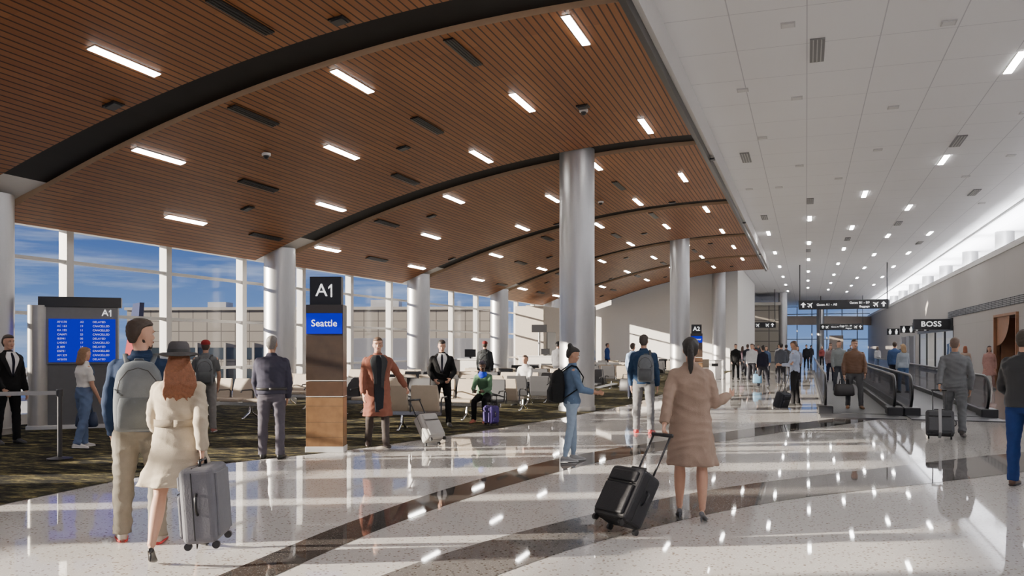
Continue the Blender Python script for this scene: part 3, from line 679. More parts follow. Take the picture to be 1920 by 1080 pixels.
    if st!='bald':
        hb=B()
        C=[(-.075,.046,-.05,-.082),(-.045,.062,-.035,-.100),(-.01,.075,-.014,-.110),(.025,.080,.002,-.114),(.045,.081,.03,-.114),(.062,.080,.082,-.113),(.08,.075,.096,-.108),(.10,.060,.080,-.092),(.117,.038,.045,-.06),(.126,.018,.01,-.02)]
        if st=='buzz': C=[(z,rx*.955,yf*.92-.005,yb*.96) for z,rx,yf,yb in C]
        hb.loft([[hl((rx*math.cos(2*math.pi*j/20),(yf+yb)/2+(yf-yb)/2*math.sin(2*math.pi*j/20),z)) for j in range(20)] for z,rx,yf,yb in C])
        if st in('long','longer'):
            if st=='long': R_=[(.09,.06,.03,-.10),(.03,.088,.0,-.122),(-.05,.092,-.005,-.125),(-.12,.095,-.02,-.13),(-.16,.10,-.045,-.135),(-.20,.06,-.07,-.13)]
            else: R_=[(.05,.075,.01,-.11),(-.02,.09,.0,-.13),(-.08,.105,.005,-.145),(-.14,.118,.0,-.165),(-.20,.125,-.02,-.175),(-.26,.115,-.05,-.175),(-.31,.085,-.08,-.17),(-.35,.035,-.10,-.15)]
            hb.loft([[hl((rx*math.cos(2*math.pi*j/20),(yf+yb)/2+(yf-yb)/2*math.sin(2*math.pi*j/20),z)) for j in range(20)] for z,rx,yf,yb in R_])
        if st=='longer':
            for a_ in range(9):
                xx_=(a_-4)*.026; hb.tube([hl((xx_*.7,-.11,-.02)),hl((xx_,-.155,-.12)),hl((xx_*1.1+.01,-.185,-.22)),hl((xx_*1.05-.012,-.175,-.30)),hl((xx_*1.0+.01,-.165,-.36+.02*(a_%3)))],[.012*k,.017*k,.018*k,.014*k,.006*k],n=8)
        if st=='pony': hb.sph(hl((0,-.118,.03)),.025*k); hb.tube([hl((0,-.11,.035)),hl((0,-.15,.01)),hl((.0,-.15,-.08)),hl((.0,-.135,-.17)),hl((.0,-.13,-.26))],[.022*k,.032*k,.034*k,.026*k,.008*k],n=12)
        if st=='bun': hb.sph(hl((0,-.085,.118)),(.046*k,.046*k,.042*k))
        soft('hair',hb,hm,e,hv,1 if st=='longer' else 2,.003 if st!='longer' else .004,2.2)
    if hat:
        kind,hcol=hat; hb=B(); hm2=cloth(hcol)
        if kind=='cap':
            hb.loft([[hl((rx*math.cos(2*math.pi*j/24),-.008+ry*math.sin(2*math.pi*j/24),z)) for j in range(24)] for z,rx,ry in((.03,.087,.112),(.07,.086,.11),(.10,.072,.092),(.12,.045,.06),(.128,.012,.015))])
            hb.loft([[hl((px,py,pz+dz)) for px,py in((-.065,.08),(-.05,.15),(0,.175),(.05,.15),(.065,.08))] for pz,dz in((.035,0),(.035,.008))])
            mk('cap',hb,hm2,e,smooth=True)
        else:
            hb.loft([[hl((rx*math.cos(2*math.pi*j/32),-.01+ry*math.sin(2*math.pi*j/32),z+.012*math.cos(4*math.pi*j/32)*max(0,(rx-.09)/.08))) for j in range(32)] for z,rx,ry in((.022,.158,.168),(.028,.163,.173),(.045,.13,.145),(.05,.09,.115),(.08,.088,.112),(.12,.08,.1),(.142,.062,.08),(.135,.03,.04),(.13,.01,.01))])
            mk('brimmed_hat',hb,hm2,e,smooth=True)
            hb=B(); hb.loft([[hl((.091*math.cos(2*math.pi*j/32),-.01+.116*math.sin(2*math.pi*j/32),z)) for j in range(32)] for z in(.05,.075)],cap=False); mk('hat_band',hb,mat((.03,.03,.03),.6),e,smooth=True)
    cv=max(vox*1.1,.011)
    if bottom:
        nm,col,fit=bottom; b=B(); b.loft(trings(-.06,.10 if nm=='dungarees' else .07,1.06))
        for s in(-1,1):
            h_,kn,an=J[s][:3]; lp=lambda a,c,t:a.lerp(c,t)
            fk=fit
            b.sph(h_+V((0,-.008*H,0)),.056*H)
            b.tube([h_,lp(h_,kn,.3),lp(h_,kn,.7),kn],[.056*H,.053*H*fk,.045*H*fk,.037*H*fk],n=16); b.sph(kn,.037*H*fk)
            end=an if not heel else lp(kn,an,.9)
            b.tube([kn,lp(kn,an,.3),lp(kn,an,.7),lp(kn,end,.9),lp(kn,end,1.05)],[.037*H*fk,.038*H*fk,.033*H*fk]+[(.034 if fit>.95 else .024)*H*fk,(.035 if fit>.95 else .023)*H*fk],n=16)
        soft(nm,b,cloth(col),e,cv,2,.0085 if fit>1.1 else (.0065 if fit>1.05 else .0045),1.15)
    def garment(nm,g,thick=1.0):
        b=B(); hem=g.get('hem',-.02); fit=g.get('fit',1.0)*thick
        b.loft(trings(max(hem,-.06),.308,1.08*fit,.004,st=g.get('straight',0)))
        if hem<-.06:
            n_=6; rr=[]
            fl=g.get('flare',.03); sk_=g.get('skew',0)
            for i in range(n_+1):
                t=hem*i/n_; u=i/n_
                yc=sum(J[s][0].lerp(J[s][1],u*min(1,-hem/.245)).y for s in(-1,1))/2
                R0=ring(V((sk_*u*u,yc*.7,zh+t*H)),X,Yv,(.102+fl*u)*H*fit*fat,(.076+fl*1.1*u)*H*fit*fat,36,.9)
                c0=V((sk_*u*u,yc*.7,zh+t*H))
                rr.append([c0+(p-c0)*(1+u*g.get('wave',.05)*math.sin(j/36*2*math.pi*7+u)) for j,p in enumerate(R0)])
            b.loft(rr)
        sl=g.get('sleeve',1.0)
        for s in(-1,1):
            sh,el,wr,hd=A[s]
            if sl==0: continue
            b.sph(sh+V((-s*.004*H,0,0)),.0325*H*fit)
            b.tube([sh+V((-s*.03*H,0,.008*H)),sh,sh.lerp(el,.5 if sl>.5 else .4),el if sl>.5 else sh.lerp(el,.75)],[.028*H*fit,.033*H*fit,.033*H*fit,(.030 if sl>.5 else .033)*H*fit],n=14)
            if sl>.5:
                b.sph(el,.030*H*fit); en=el.lerp(wr,.98 if sl>=1 else sl)
                b.tube([el,el.lerp(wr,.5),en],[.030*H*fit,.028*H*fit,.0245*H*fit],n=14)
        if g.get('collar',True):
            b.loft([ring(tc(t)+V((0,.004*H,0)),X,ay,rx*H,ry*H,20) for t,rx,ry in((.28,.072,.05),(.305,.05,.043),(.335,.039,.038))])
        return soft(nm,b,cloth(g['col'],g.get('rough',.85)),e,cv,2,g.get('fold',.0065),g.get('ff',1.1))
    if top: garment(top.get('name','shirt'),top)
    if coat: garment(coat.get('name','coat'),coat,1.1)
    gg=coat or top or {}; stt=gg.get('straight',0); base_sc=1.08*gg.get('fit',1)*(1.1 if coat else 1)
    def patch(nm,t0,t1,a0,a1,m_,off,n=10,w=7):
        vs=[];fs=[]
        for i in range(n+1):
            t=t0+(t1-t0)*i/n; u=i/n; c0=a0[0]+(a0[1]-a0[0])*u; c1=a1[0]+(a1[1]-a1[0])*u
            rx=np.interp(t,PT,prof[0]); ry=np.interp(t,PT,prof[1])
            if stt and t<.24: rx=max(rx,stt); ry=max(ry,stt*.72)
            if t<0: rx=.104; ry=.079
            rx=rx*H*fat*base_sc+.006+off; ry=ry*H*fat*base_sc+.006+off
            for j in range(w+1):
                a=rad(90-(c0+(c1-c0)*j/w)); ca,sa=math.cos(a),math.sin(a)
                vs.append(tc(t)+X*rx*math.copysign(abs(ca)**.88,ca)+(ay if t>=0 else Yv)*ry*math.copysign(abs(sa)**.88,sa))
                if i and j: q=i*(w+1)+j; fs.append((q-w-2,q-w-1,q,q-1))
        o=mk(nm,B().add(vs,fs),m_,e,smooth=2,fix=False); so=o.modifiers.new('so','SOLIDIFY'); so.thickness=.012; so.offset=0; return o
    if front=='suit':
        ws=cloth((.75,.75,.76)); patch('shirt_front',.10,.318,(-2,-34),(2,34),ws,.004); patch('tie',.10,.31,(-3,-4.5),(3,4.5),cloth((.03,.03,.05)),.011)
        for s in(-1,1): patch('lapel',.09,.315,(0,s*34),(s*9,s*62),cloth(tuple(min(1,c*1.6+.004) for c in (coat or top)['col'])),.010)
    if front=='open':
        patch('shirt_front',-.20,.31,(-13,-26),(13,26),cloth((.045,.05,.06)),.004,16); patch('scarf',.02,.31,(-17,-34),(-6,-8),cloth((.075,.08,.085)),.018); patch('scarf',.05,.31,(17,34),(6,8),cloth((.075,.08,.085)),.018)
        for s in(-1,1): patch('lapel',.08,.312,(s*16,s*34),(s*26,s*66),cloth((.25,.115,.085)),.014)
    if front=='belt': 
        patch('belt',.085,.118,(-180,-180),(180,180),cloth((.40,.35,.28)),.009,2,40)
    if front=='dress': patch('strap',.16,.30,(-30,-34),(-20,-22),cloth((.16,.21,.32)),.008); patch('strap',.16,.30,(30,34),(20,22),cloth((.16,.21,.32)),.008); patch('bib',.05,.19,(-50,-34),(50,34),cloth((.16,.21,.32)),.008)
    if front=='pants_belt': patch('belt',.035,.055,(-180,-180),(180,180),mat((.02,.018,.016),.4),.006,2,40)
    info=dict(W=Wm,tc=tc,A=A,H=H,k=k,phi=phi,e=e,zh=zh,ry=prof[1]); return info
def backpack(pi,col,lab,one=0,col2=None,w=.30,h=.46,yo=0):
    k=pi['k']; H=pi['H']; c=pi['tc'](.135)+V((one*.06,-.078*H-.085+yo,0)); z0=c.z-h/2
    root=pi['W']@V((c.x,c.y,z0)); e=empty('backpack',lab,'backpack',root,-pi['phi'])
    m=cloth(col); m2=cloth(col2 or tuple(x*.75 for x in col))
    b=B(); Xx,Yy=V((1,0,0)),V((0,1,0))
    b.loft([ring(V((0,yy,z*h)),Xx,Yy,rw*w,rd,28,.6) for z,rw,rd,yy in((0,.40,.06,.01),(.03,.47,.085,.0),(.15,.49,.095,0),(.3,.5,.1,0),(.45,.5,.1,0),(.6,.49,.095,.005),(.75,.46,.085,.01),(.85,.42,.075,.015),(.96,.30,.05,.025),(1,.12,.02,.03))])
    mk('main_compartment',b,m,e,smooth=2)
    b=B(); b.loft([ring(V((0,-.085+yy,z*h)),Xx,Yy,rw*w,rd,24,.6) for z,rw,rd,yy in((.04,.34,.02,.01),(.08,.40,.045,0),(.35,.40,.045,0),(.48,.36,.03,.01),(.5,.3,.01,.015))])
    mk('front_pocket',b,m2,e,smooth=2)
    mk('zipper',B().tube([(-.4*w,-.102,.55*h),(-.36*w,-.1,.72*h),(-.2*w,-.085,.86*h),(0,-.075,.90*h),(.2*w,-.085,.86*h),(.36*w,-.1,.72*h),(.4*w,-.102,.55*h)],[.004]*7,n=6),mat((.02,.02,.02),.4),e,smooth=2)
    for s in(-1,1): mk('compression_strap',B().tube([(s*.47*w,.02,.62*h),(s*.44*w,-.07,.60*h),(s*.3*w,-.125,.52*h)],[.011]*3,n=8,flat=.3),m2,e,smooth=2)
    mk('carry_handle',B().tube([(-.04,.03,.95*h),(-.03,.03,1.02*h),(.03,.03,1.02*h),(.04,.03,.95*h)],[.008]*4,n=8),m2,e,smooth=2)
    sides=(-1,1) if not one else ((1,) if one>0 else (-1,))
    top_=pi['tc'](.312)-V((c.x,c.y,z0)); arm_=pi['tc'](.2)-V((c.x,c.y,z0)); low=pi['tc'](.10)-V((c.x,c.y,z0))
    for s in sides:
        sx=s*.062*H-(c.x if one else 0)
        ry=.075*H+.014
        mk('strap',B().tube([(s*.08,.05,.9*h),V((sx,0,0))+V((0,top_.y-.02,top_.z+.004)),V((sx*1.05,0,0))+V((0,top_.y+.05,top_.z-.012)),V((sx*1.15,0,0))+V((0,arm_.y+ry+.01,arm_.z+.02)),V((sx*1.4,0,0))+V((0,arm_.y+ry*.8,low.z+.05)),(s*.15,.06,.12*h)],[.022]*6,n=8,flat=.4),m2,e,smooth=2)
def suitcase(x,y,rz,tilt,w,d,h,col,lab,hl_=.38,zoff=0,soft_=True,hcol=None,strap=None):
    e=empty('suitcase',lab,'suitcase',(x,y,zoff),rad(rz),rx=rad(tilt))
    m=mat(col,.6 if soft_ else .3,var=.15,bump=.3 if soft_ else 0,spec=.35)
    mk('shell',B().box((0,-d/2,.045+h/2),(w,d,h)),m,e,bevel=.045,seg=4)
    mk('front_pocket',B().box((0,-d-.008,.045+h*.36),(w*.82,.035,h*.56)).box((0,-d-.006,.045+h*.8),(w*.8,.03,h*.2)),m,e,bevel=.016,seg=3)
    mk('back_panel',B().box((0,.006,.045+h*.5),(w*.8,.02,h*.84)),m,e,bevel=.009,seg=2)
    mk('zipper',B().box((0,-d*.62,.045+h/2),(w+.004,.008,h-.06)).box((0,-d*.62,.045+h/2),(w-.06,.008,h+.004)).box((0,-d-.026,.045+h*.66),(w*.74,.004,.008)),mat((.015,.015,.015),.4),e)
    mk('carry_handle',B().tube([(-.09,-d*.5,.04+h),(-.08,-d*.5,.085+h),(.08,-d*.5,.085+h),(.09,-d*.5,.04+h)],[.012]*4,n=8),M_BLACK,e,smooth=2)
    mk('side_handle',B().tube([(w/2,-d*.5,.04+h*.4),(w/2+.03,-d*.5,.06+h*.42),(w/2+.03,-d*.5,.02+h*.66),(w/2,-d*.5,.04+h*.68)],[.01]*4,n=8),M_BLACK,e,smooth=2)
    if hl_>0:
        mk('telescopic_handle',B().tube([(-.1,-.03,.1+h*.9),(-.1,-.03,h+hl_+.05)],.010,n=8).tube([(.1,-.03,.1+h*.9),(.1,-.03,h+hl_+.05)],.010,n=8),mat((.06,.06,.065),.3,.7) if not hcol else hcol,e,smooth=2)
        mk('grip',B().tube([(-.12,-.03,h+hl_+.05),(.12,-.03,h+hl_+.05)],.017,n=10),M_BLACK,e,smooth=2)
    for sx in(-1,1):
        for yy in(-.02,-d+.03):
            mk('wheel',B().tube([(sx*(w/2-.045)-.014,yy,.028),(sx*(w/2-.045)+.014,yy,.028)],.028,n=14),M_BLACK,e,smooth=True)
    if strap: mk('luggage_strap',B().box((0,-d/2,.045+h/2),(.05,d+.09,h+.012)),mat(strap,.6),e,bevel=.01)
    M=Matrix.Translation((x,y,zoff))@Matrix.Rotation(rad(rz),4,'Z')@Matrix.Rotation(rad(tilt),4,'X')
    return M@V((0,-.03,h+hl_+.05)), M@V((0,-d*.5,.085+h))
def handbag(x,y,z,rz,col,lab,w=.34,h=.24,d=.14):
    e=empty('handbag',lab,'bag',(x,y,z),rad(rz))
    b=B(); b.loft([ring(V((0,0,t*h)),V((1,0,0)),V((0,1,0)),w/2*a,d/2*c,20,.6) for t,a,c in((0,.85,.8),(.1,1,1),(.6,.97,.9),(.95,.85,.4),(1,.8,.2))]); mk('body',b,mat(col,.5,bump=.2),e,smooth=2)
    for s in(-1,1): mk('handle',B().tube([(-w*.25,s*.02,h*.9),(-w*.2,s*.015,h+.12),(w*.2,s*.015,h+.12),(w*.25,s*.02,h*.9)],[.009]*4,n=8),mat(col,.5),e,smooth=2)
    return V((x,y,z+h+.12))
NAVY=(.035,.062,.12)
p=person('man in navy shirt and khaki trousers, grey backpack, seen from behind',-5.16,5.60,1.84,4,legs=((7,5,3),(-5,4,4)),armL=(-2,10,20,5),armR=(12,14,34,-6),head=(62,2),
  hair=('short',(.035,.02,.012)),extra='beard',top=dict(col=NAVY,hem=-.03,fold=.007),bottom=('trousers',(.30,.28,.24),1.18),shoes=('flat',(.42,.38,.33),(.55,.03,.03)),vox=.009,face=True)
backpack(p,(.22,.24,.255),'grey backpack worn on the back of man in navy shirt',w=.37,h=.56)
g,ch=suitcase(-4.12,5.33,-66,4,.44,.25,.55,(.14,.14,.158),'grey soft suitcase carried by woman in trench coat',0,.13)
p=person('woman in cream trench coat, grey brimmed hat and heels',-4.53,5.30,1.60,14,'f',legs=((-19,2,14),(20,2,4)),armL=(14,12,50,0),handR=ch,curl=(.3,1),head=(-15,3),
  hair=('longer',(.20,.07,.026)),hat=('hat',(.13,.127,.13)),coat=dict(col=(.55,.49,.40),hem=-.19,flare=.05,fold=.0085,wave=.07,skew=-.02,straight=.078,fit=1.03),shoes=('heel',(.015,.013,.013)),front='belt',vox=.009)
g,ch=suitcase(-1.49,7.2,-34,-33,.40,.25,.48,(.014,.014,.017),'black soft suitcase tilted and pulled by woman in brown coat',.42)
p=person('woman in tan coat and heels with dark ponytail pulling suitcase',-1.01,7.95,1.63,4,'f',legs=((4,2,2),(-5,3,4)),handL=g,armR=(12,14,95,-35),curl=(1,.35),head=(-4,0),
  hair=('pony',(.012,.009,.008)),coat=dict(col=(.355,.275,.225),hem=-.245,flare=.026,fold=.0075,wave=.045,skew=.015,straight=.086,fit=1.02),shoes=('heel',(.10,.10,.11)),vox=.0085)
p=person('woman with bun in denim shirt and light jeans reading papers',-3.10,11.5,1.60,78,'f',legs=((6,2,5),(-6,2,5)),armL=(18,6,62,12),armR=(22,6,58,8),curl=(.7,.7),head=(4,18),
  hair=('bun',(.012,.01,.009)),skin='tan',top=dict(col=(.15,.21,.30),hem=-.02,sleeve=.75),bottom=('jeans',(.34,.42,.52),.9),shoes=('flat',(.30,.30,.30),(.6,.6,.6)),vox=.011,face=True)
backpack(p,(.03,.031,.033),'black backpack worn by woman reading papers',w=.29,h=.46)
hm_=p['W']; q=(p['A'][1][2]+p['A'][-1][2])/2+V((0,.15,.06))
o=mk('paper_sheet',B().add([(-.13,-.12,0),(.13,-.12,0),(.13,.15,.06),(-.13,.15,.06),(-.13,-.12,.004),(.13,-.12,.004),(.13,.15,.064),(-.13,.15,.064)],[(3,2,1,0),(4,5,6,7),(0,1,5,4),(1,2,6,5),(2,3,7,6),(3,0,4,7)]),mat((.8,.8,.8),.7,var=.03),loc=hm_@q,rot=(0,0,-p['phi'])); tag(o,'white paper sheets held in front by woman','paper')
p=person('man in navy shirt, grey trousers and red shoes with shoulder backpack',-2.85,15.7,1.83,6,legs=((2,4,3),(-2,4,3)),armL=(0,12,12,3),armR=(2,10,14,0),
  hair=('short',(.03,.02,.015)),top=dict(col=(.05,.09,.16),hem=-.03),bottom=('trousers',(.22,.22,.225),1.08),shoes=('flat',(.35,.05,.05),(.6,.05,.05)),vox=.012)
backpack(p,(.21,.22,.23),'grey backpack slung over shoulder of man in navy shirt',one=1,w=.30,h=.5)
g,ch=suitcase(2.17,16.25,-5,-22,.44,.24,.42,(.05,.052,.056),'dark grey cabin suitcase pulled by man in grey',.42,strap=(.3,.3,.3))
p=person('bald man in grey shirt and trousers walking away with suitcase',2.5,16.9,1.79,2,legs=((16,3,6),(-14,3,16)),handL=g,armR=(-10,16,22,5),curl=(1,.5),head=(5,6),
  hair=('buzz',(.11,.07,.05)),skin='tan',top=dict(col=(.20,.205,.21),hem=-.03,fit=1.05),bottom=('trousers',(.17,.175,.18),1.12),shoes=('flat',(.05,.04,.035),None),vox=.012)
p=person('man in black leather jacket and blue jeans standing',2.35,11.07,1.80,20,legs=((3,4,2),(-4,4,3)),armL=(12,16,45,20),armR=(2,10,14,0),hair=('short',(.04,.03,.02)),
  top=dict(name='jacket',col=(.03,.033,.04),hem=-.02,fit=1.12,rough=.4,fold=.007),bottom=('jeans',(.04,.08,.22),1.05),shoes=('flat',(.10,.05,.03),(.03,.03,.03)),vox=.011)
g,ch=suitcase(-5.68,12.5,62,-36,.36,.22,.46,(.40,.39,.37),'light grey cabin suitcase pulled by man in brown overcoat',.36)
p=person('man in rust brown overcoat, dark scarf and grey suit walking',-6.48,12.15,1.76,172,legs=((9,3,8),(-8,3,10)),handL=g,armR=(6,12,20,0),curl=(1,.4),
  hair=('short',(.10,.055,.03)),coat=dict(col=(.28,.135,.10),hem=-.24,flare=.02,straight=.088),bottom=('trousers',(.11,.095,.09),1.0),shoes=('flat',(.03,.02,.018),None),front='open',face=True,vox=.011,head=(8,0))
p=person('man in black suit with white shirt looking down',-6.95,15.75,1.74,178,legs=((3,5,2),(8,5,14)),armL=(14,14,42,25),armR=(12,14,40,25),curl=(.6,.6),head=(0,16),
  hair=('short',(.02,.015,.012)),top=dict(name='jacket',col=(.018,.018,.02),hem=-.05,fit=1.05),bottom=('trousers',(.018,.018,.02),1.02),front='suit',face=True,vox=.012)
p=person('seated woman in green top and bright blue scarf looking at phone',-6.5,16.98,1.64,196,'f',lean=12,legs=((80,4,82),(78,4,80)),armL=(25,6,55,20),armR=(25,6,55,20),curl=(.7,.7),head=(0,22),skin='dark',
  hair=('short',(.02,.015,.03)),top=dict(col=(.14,.24,.16),hem=-.01),bottom=('trousers',(.02,.02,.022),1.0),shoes=('flat',(.4,.12,.08),None),vox=.012,face=True)
t=p['tc']; b=B(); b.loft([ring(t(a_)+V((0,.01,0)),V((1,0,0)),V((0,1,0)),rx,ry,18) for a_,rx,ry in((.2,.07,.10),(.24,.12,.11),(.29,.11,.10),(.33,.07,.075))]); soft('scarf',b,cloth((.03,.07,.5)),p['e'],.014,2,.006,1.5)
suitcase(-6.0,16.3,-40,0,.32,.2,.36,(.06,.035,.18),'small purple suitcase standing beside seated woman',.2)
p=person('grey haired man in navy uniform jacket standing, seen from behind',-7.22,10.36,1.76,12,legs=((2,4,2),(-2,4,3)),armL=(6,10,18,10),armR=(6,10,22,10),hair=('buzz',(.16,.15,.14)),skin='tan',
  top=dict(name='jacket',col=(.085,.083,.115),hem=-.0,fit=1.08),bottom=('trousers',(.15,.14,.165),1.08),shoes=('flat',(.012,.012,.012),None),front='pants_belt',vox=.011,fat=1.04)
p=person('man in red cap and grey t-shirt with backpack seen from behind',-10.65,13.2,1.73,4,legs=((3,5,4),(-3,5,3)),armL=(5,12,50,20),armR=(5,12,20,5),hair=('short',(.06,.04,.03)),hat=('cap',(.35,.06,.06)),
  top=dict(col=(.18,.185,.19),sleeve=.4),bottom=('trousers',(.26,.25,.24),1.08),shoes=('flat',(.35,.12,.1),(.5,.5,.5)),vox=.014)
backpack(p,(.20,.21,.22),'grey backpack worn by man in red cap',w=.3,h=.48)
p=person('long haired woman in white top and denim dungarees carrying bag',-10.8,10.5,1.60,62,'f',legs=((8,3,6),(-8,3,10)),armL=(6,8,14,0),armR=(8,8,24,10),hair=('long',(.22,.12,.06)),head=(-10,5),
  top=dict(col=(.72,.71,.69),sleeve=.45,hem=.075),bottom=('dungarees',(.16,.21,.32),1.12),shoes=('flat',(.55,.55,.55),(.7,.7,.7)),front='dress',face=True,vox=.012)
w=p['W']@(p['A'][-1][2]+p['A'][-1][3]*.1); handbag(w.x,w.y,w.z-.36,30,(.02,.035,.08),'navy handbag hanging from woman in dungarees')
person('man in black suit and white shirt standing by barrier',-12.4,10.5,1.80,150,legs=((3,4,3),(-3,4,3)),armL=(4,9,16,0),armR=(8,9,30,10),top=dict(name='jacket',col=(.018,.018,.02),hem=-.06,fit=1.06),bottom=('trousers',(.018,.018,.02),1.02),front='suit',face=True,vox=.014)
g,ch=suitcase(-.78,23.6,60,20,.4,.24,.42,(.02,.022,.03),'dark suitcase beside man in light blue shirt',.45)
person('bald man in light blue shirt and black trousers checking phone',-.3,24.4,1.76,-80,legs=((3,3,3),(-3,3,3)),armL=(20,6,70,15),handR=g,curl=(.6,1),head=(0,22),hair=('buzz',(.10,.06,.04)),skin='tan',top=dict(col=(.46,.51,.62),sleeve=.8),bottom=('trousers',(.03,.03,.033),1.05),vox=.015)
p=person('man in brown leather jacket and grey jeans on walkway with bag',1.15,23.2,1.76,172,zoff=.035,legs=((5,6,4),(-4,6,3)),armR=(4,16,12,0),armL=(4,14,30,5),hair=('short',(.05,.035,.025)),top=dict(name='jacket',col=(.18,.10,.055),fit=1.1,rough=.5),bottom=('jeans',(.16,.16,.165),1.05),shoes=('flat',(.16,.07,.03),None),face=True,vox=.014)
w=p['W']@(p['A'][1][2]+p['A'][1][3]*.1); handbag(w.x,w.y,w.z-.42,10,(.025,.022,.022),'black holdall bag held by man in brown jacket',.5,.3,.22)
def simple(lab,x,y,H,rel,sex,topc,botc,hair,**kw):
    kw.setdefault('vox',.02)
    return person(lab,x,y,H,rel,sex,top=dict(col=topc,fold=.004,fit=kw.pop('fit',1.04)),bottom=('trousers',botc,kw.pop('bf',1.02)),hair=hair,**kw)
BR=('short',(.05,.03,.02)); BK=('short',(.015,.012,.012)); LG=('long',(.06,.035,.02)); BL=('long',(.35,.22,.11))
walk=((16,3,6),(-15,3,14))
simple('man in grey polo shirt standing on walkway',1.05,31,1.78,170,'m',(.28,.30,.30),(.12,.13,.15),BR,zoff=.035)
simple('woman in pale blue top leaning on walkway handrail',3.1,31.6,1.66,-30,'f',(.42,.46,.50),(.12,.2,.34),BL,zoff=.035)
simple('man in blue shirt riding walkway',3.1,34.5,1.76,10,'m',(.10,.16,.30),(.05,.05,.06),BR,zoff=.035)
person('woman in pink coat walking near wall',6.5,36.1,1.66,170,'f',legs=walk,hair=('long',(.08,.04,.03)),coat=dict(col=(.45,.29,.26),hem=-.2),bottom=('trousers',(.3,.2,.18),.9),vox=.02)
person('woman in beige coat walking away near wall',6.4,40.6,1.66,0,'f',legs=walk,hair=('long',(.3,.1,.05)),coat=dict(col=(.45,.36,.30),hem=-.2),bottom=('trousers',(.25,.2,.18),.9),vox=.022)
simple('man in black clothes standing with phone',-3.3,43.3,1.74,175,'m',(.02,.02,.022),(.02,.02,.022),BK)
simple('man in dark jacket walking away',-3.0,47.6,1.76,0,'m',(.04,.045,.06),(.03,.03,.04),BR,legs=walk)
p=simple('woman in dark dress and coloured scarf walking with bag',-1.6,34.4,1.66,-20,'f',(.03,.03,.05),(.05,.05,.06),('bun',(.02,.015,.012)),legs=walk)
w=p['W']@(p['A'][-1][2]+p['A'][-1][3]*.1); handbag(w.x,w.y,w.z-.5,10,(.12,.25,.38),'blue shoulder bag of woman walking',.35,.36,.18)
simple('man in white shirt walking',-2.3,39.4,1.76,180,'m',(.55,.56,.58),(.05,.05,.06),BR,legs=walk)
simple('man in light shirt far along concourse',-1.5,52.4,1.78,170,'m',(.5,.5,.5),(.04,.04,.05),BK,legs=walk)
simple('woman in grey far along concourse',-2.4,56,1.66,0,'f',(.25,.25,.27),(.06,.06,.07),LG,legs=walk,vox=.024)
simple('man in dark suit far along concourse',.0,63.6,1.78,180,'m',(.03,.03,.035),(.03,.03,.035),BK,legs=walk,vox=.024)
simple('man in pale shirt on walkway in distance',1.1,44,1.76,178,'m',(.45,.48,.52),(.08,.08,.1),BR,zoff=.035,vox=.022)
simple('woman in red top on walkway in distance',1.0,40,1.66,175,'f',(.28,.22,.22),(.05,.05,.08),LG,zoff=.035,vox=.022)
simple('man in grey walking in distance',-1.0,47,1.74,0,'m',(.12,.12,.13),(.05,.05,.06),BK,legs=walk,vox=.022)
simple('woman in dark coat walking in distance',-3.4,60,1.68,180,'f',(.05,.04,.05),(.03,.03,.03),LG,legs=walk,vox=.024)
far=[(-2.9,51,'m',(.3,.1,.08)),(-1.9,44.5,'f',(.1,.14,.22)),(-.6,57,'f',(.5,.48,.45)),(-3.4,66,'m',(.1,.1,.12)),(-.9,70,'m',(.35,.35,.38)),(1.2,74,'f',(.25,.08,.08)),(-2.2,74,'m',(.05,.07,.14)),(3.2,70,'m',(.15,.15,.16)),(4.8,66,'f',(.4,.4,.42)),(-5.4,80,'m',(.3,.3,.32)),(.4,84,'m',(.06,.06,.07)),(5.6,58,'m',(.12,.13,.16)),(-1.0,37.5,'m',(.12,.13,.15)),(-.4,42,'f',(.3,.3,.34)),(-3.7,54,'f',(.12,.08,.1)),(2.6,80,'m',(.1,.1,.1))]
for i,(x,y,s,c) in enumerate(far):
    simple('%s in %s clothes walking far down the concourse'%('man' if s=='m' else 'woman','pale' if sum(c)>.8 else 'dark'),x,y,1.77 if s=='m' else 1.66,(0,180,20,170)[i%4],s,c,(.05,.05,.06),(BK,LG)[s=='f'],legs=walk,vox=.026)
simple('man in blue shirt standing near end wall',-10.6,47,1.8,100,'m',(.05,.10,.28),(.04,.04,.06),BK,vox=.022)
simple('man in pale blue shirt standing near end wall',-11.2,46.0,1.78,80,'m',(.25,.33,.5),(.05,.05,.06),BR,vox=.022)
p=simple('woman in pale blue shirt carrying dark bag',-5.0,25.7,1.72,20,'f',(.30,.38,.52),(.05,.055,.08),BR,vox=.018)
w=p['W']@(p['A'][-1][2]+p['A'][-1][3]*.1); handbag(w.x-.1,w.y,w.z-.5,-20,(.015,.015,.018),'large dark shoulder bag held at side',.42,.4,.2)
p=simple('man in cap and dark t-shirt with backpack behind seats',-9.5,24.85,1.78,8,'m',(.06,.065,.07),(.1,.1,.1),BR,hat=('cap',(.25,.05,.05)),vox=.018)
backpack(p,(.08,.085,.09),'dark backpack worn by man in cap',w=.3,h=.46)
simple('man in grey shirt standing among seats',-8.4,29.3,1.8,30,'m',(.20,.20,.21),(.1,.1,.11),BK,vox=.018)
sit=dict(lean=4,legs=((80,4,82),(78,4,80)),armL=(25,6,55,20),armR=(25,6,55,20),hair=BR,vox=.018)
person('seated man in white shirt',-7.3,22.28,1.70,206.5,top=dict(col=(.6,.6,.6)),bottom=('trousers',(.06,.06,.07),1.0),**sit)
person('seated man in beige shirt',-10.4,17.28,1.70,211,top=dict(col=(.55,.50,.45)),bottom=('trousers',(.08,.06,.05),1.0),**sit)
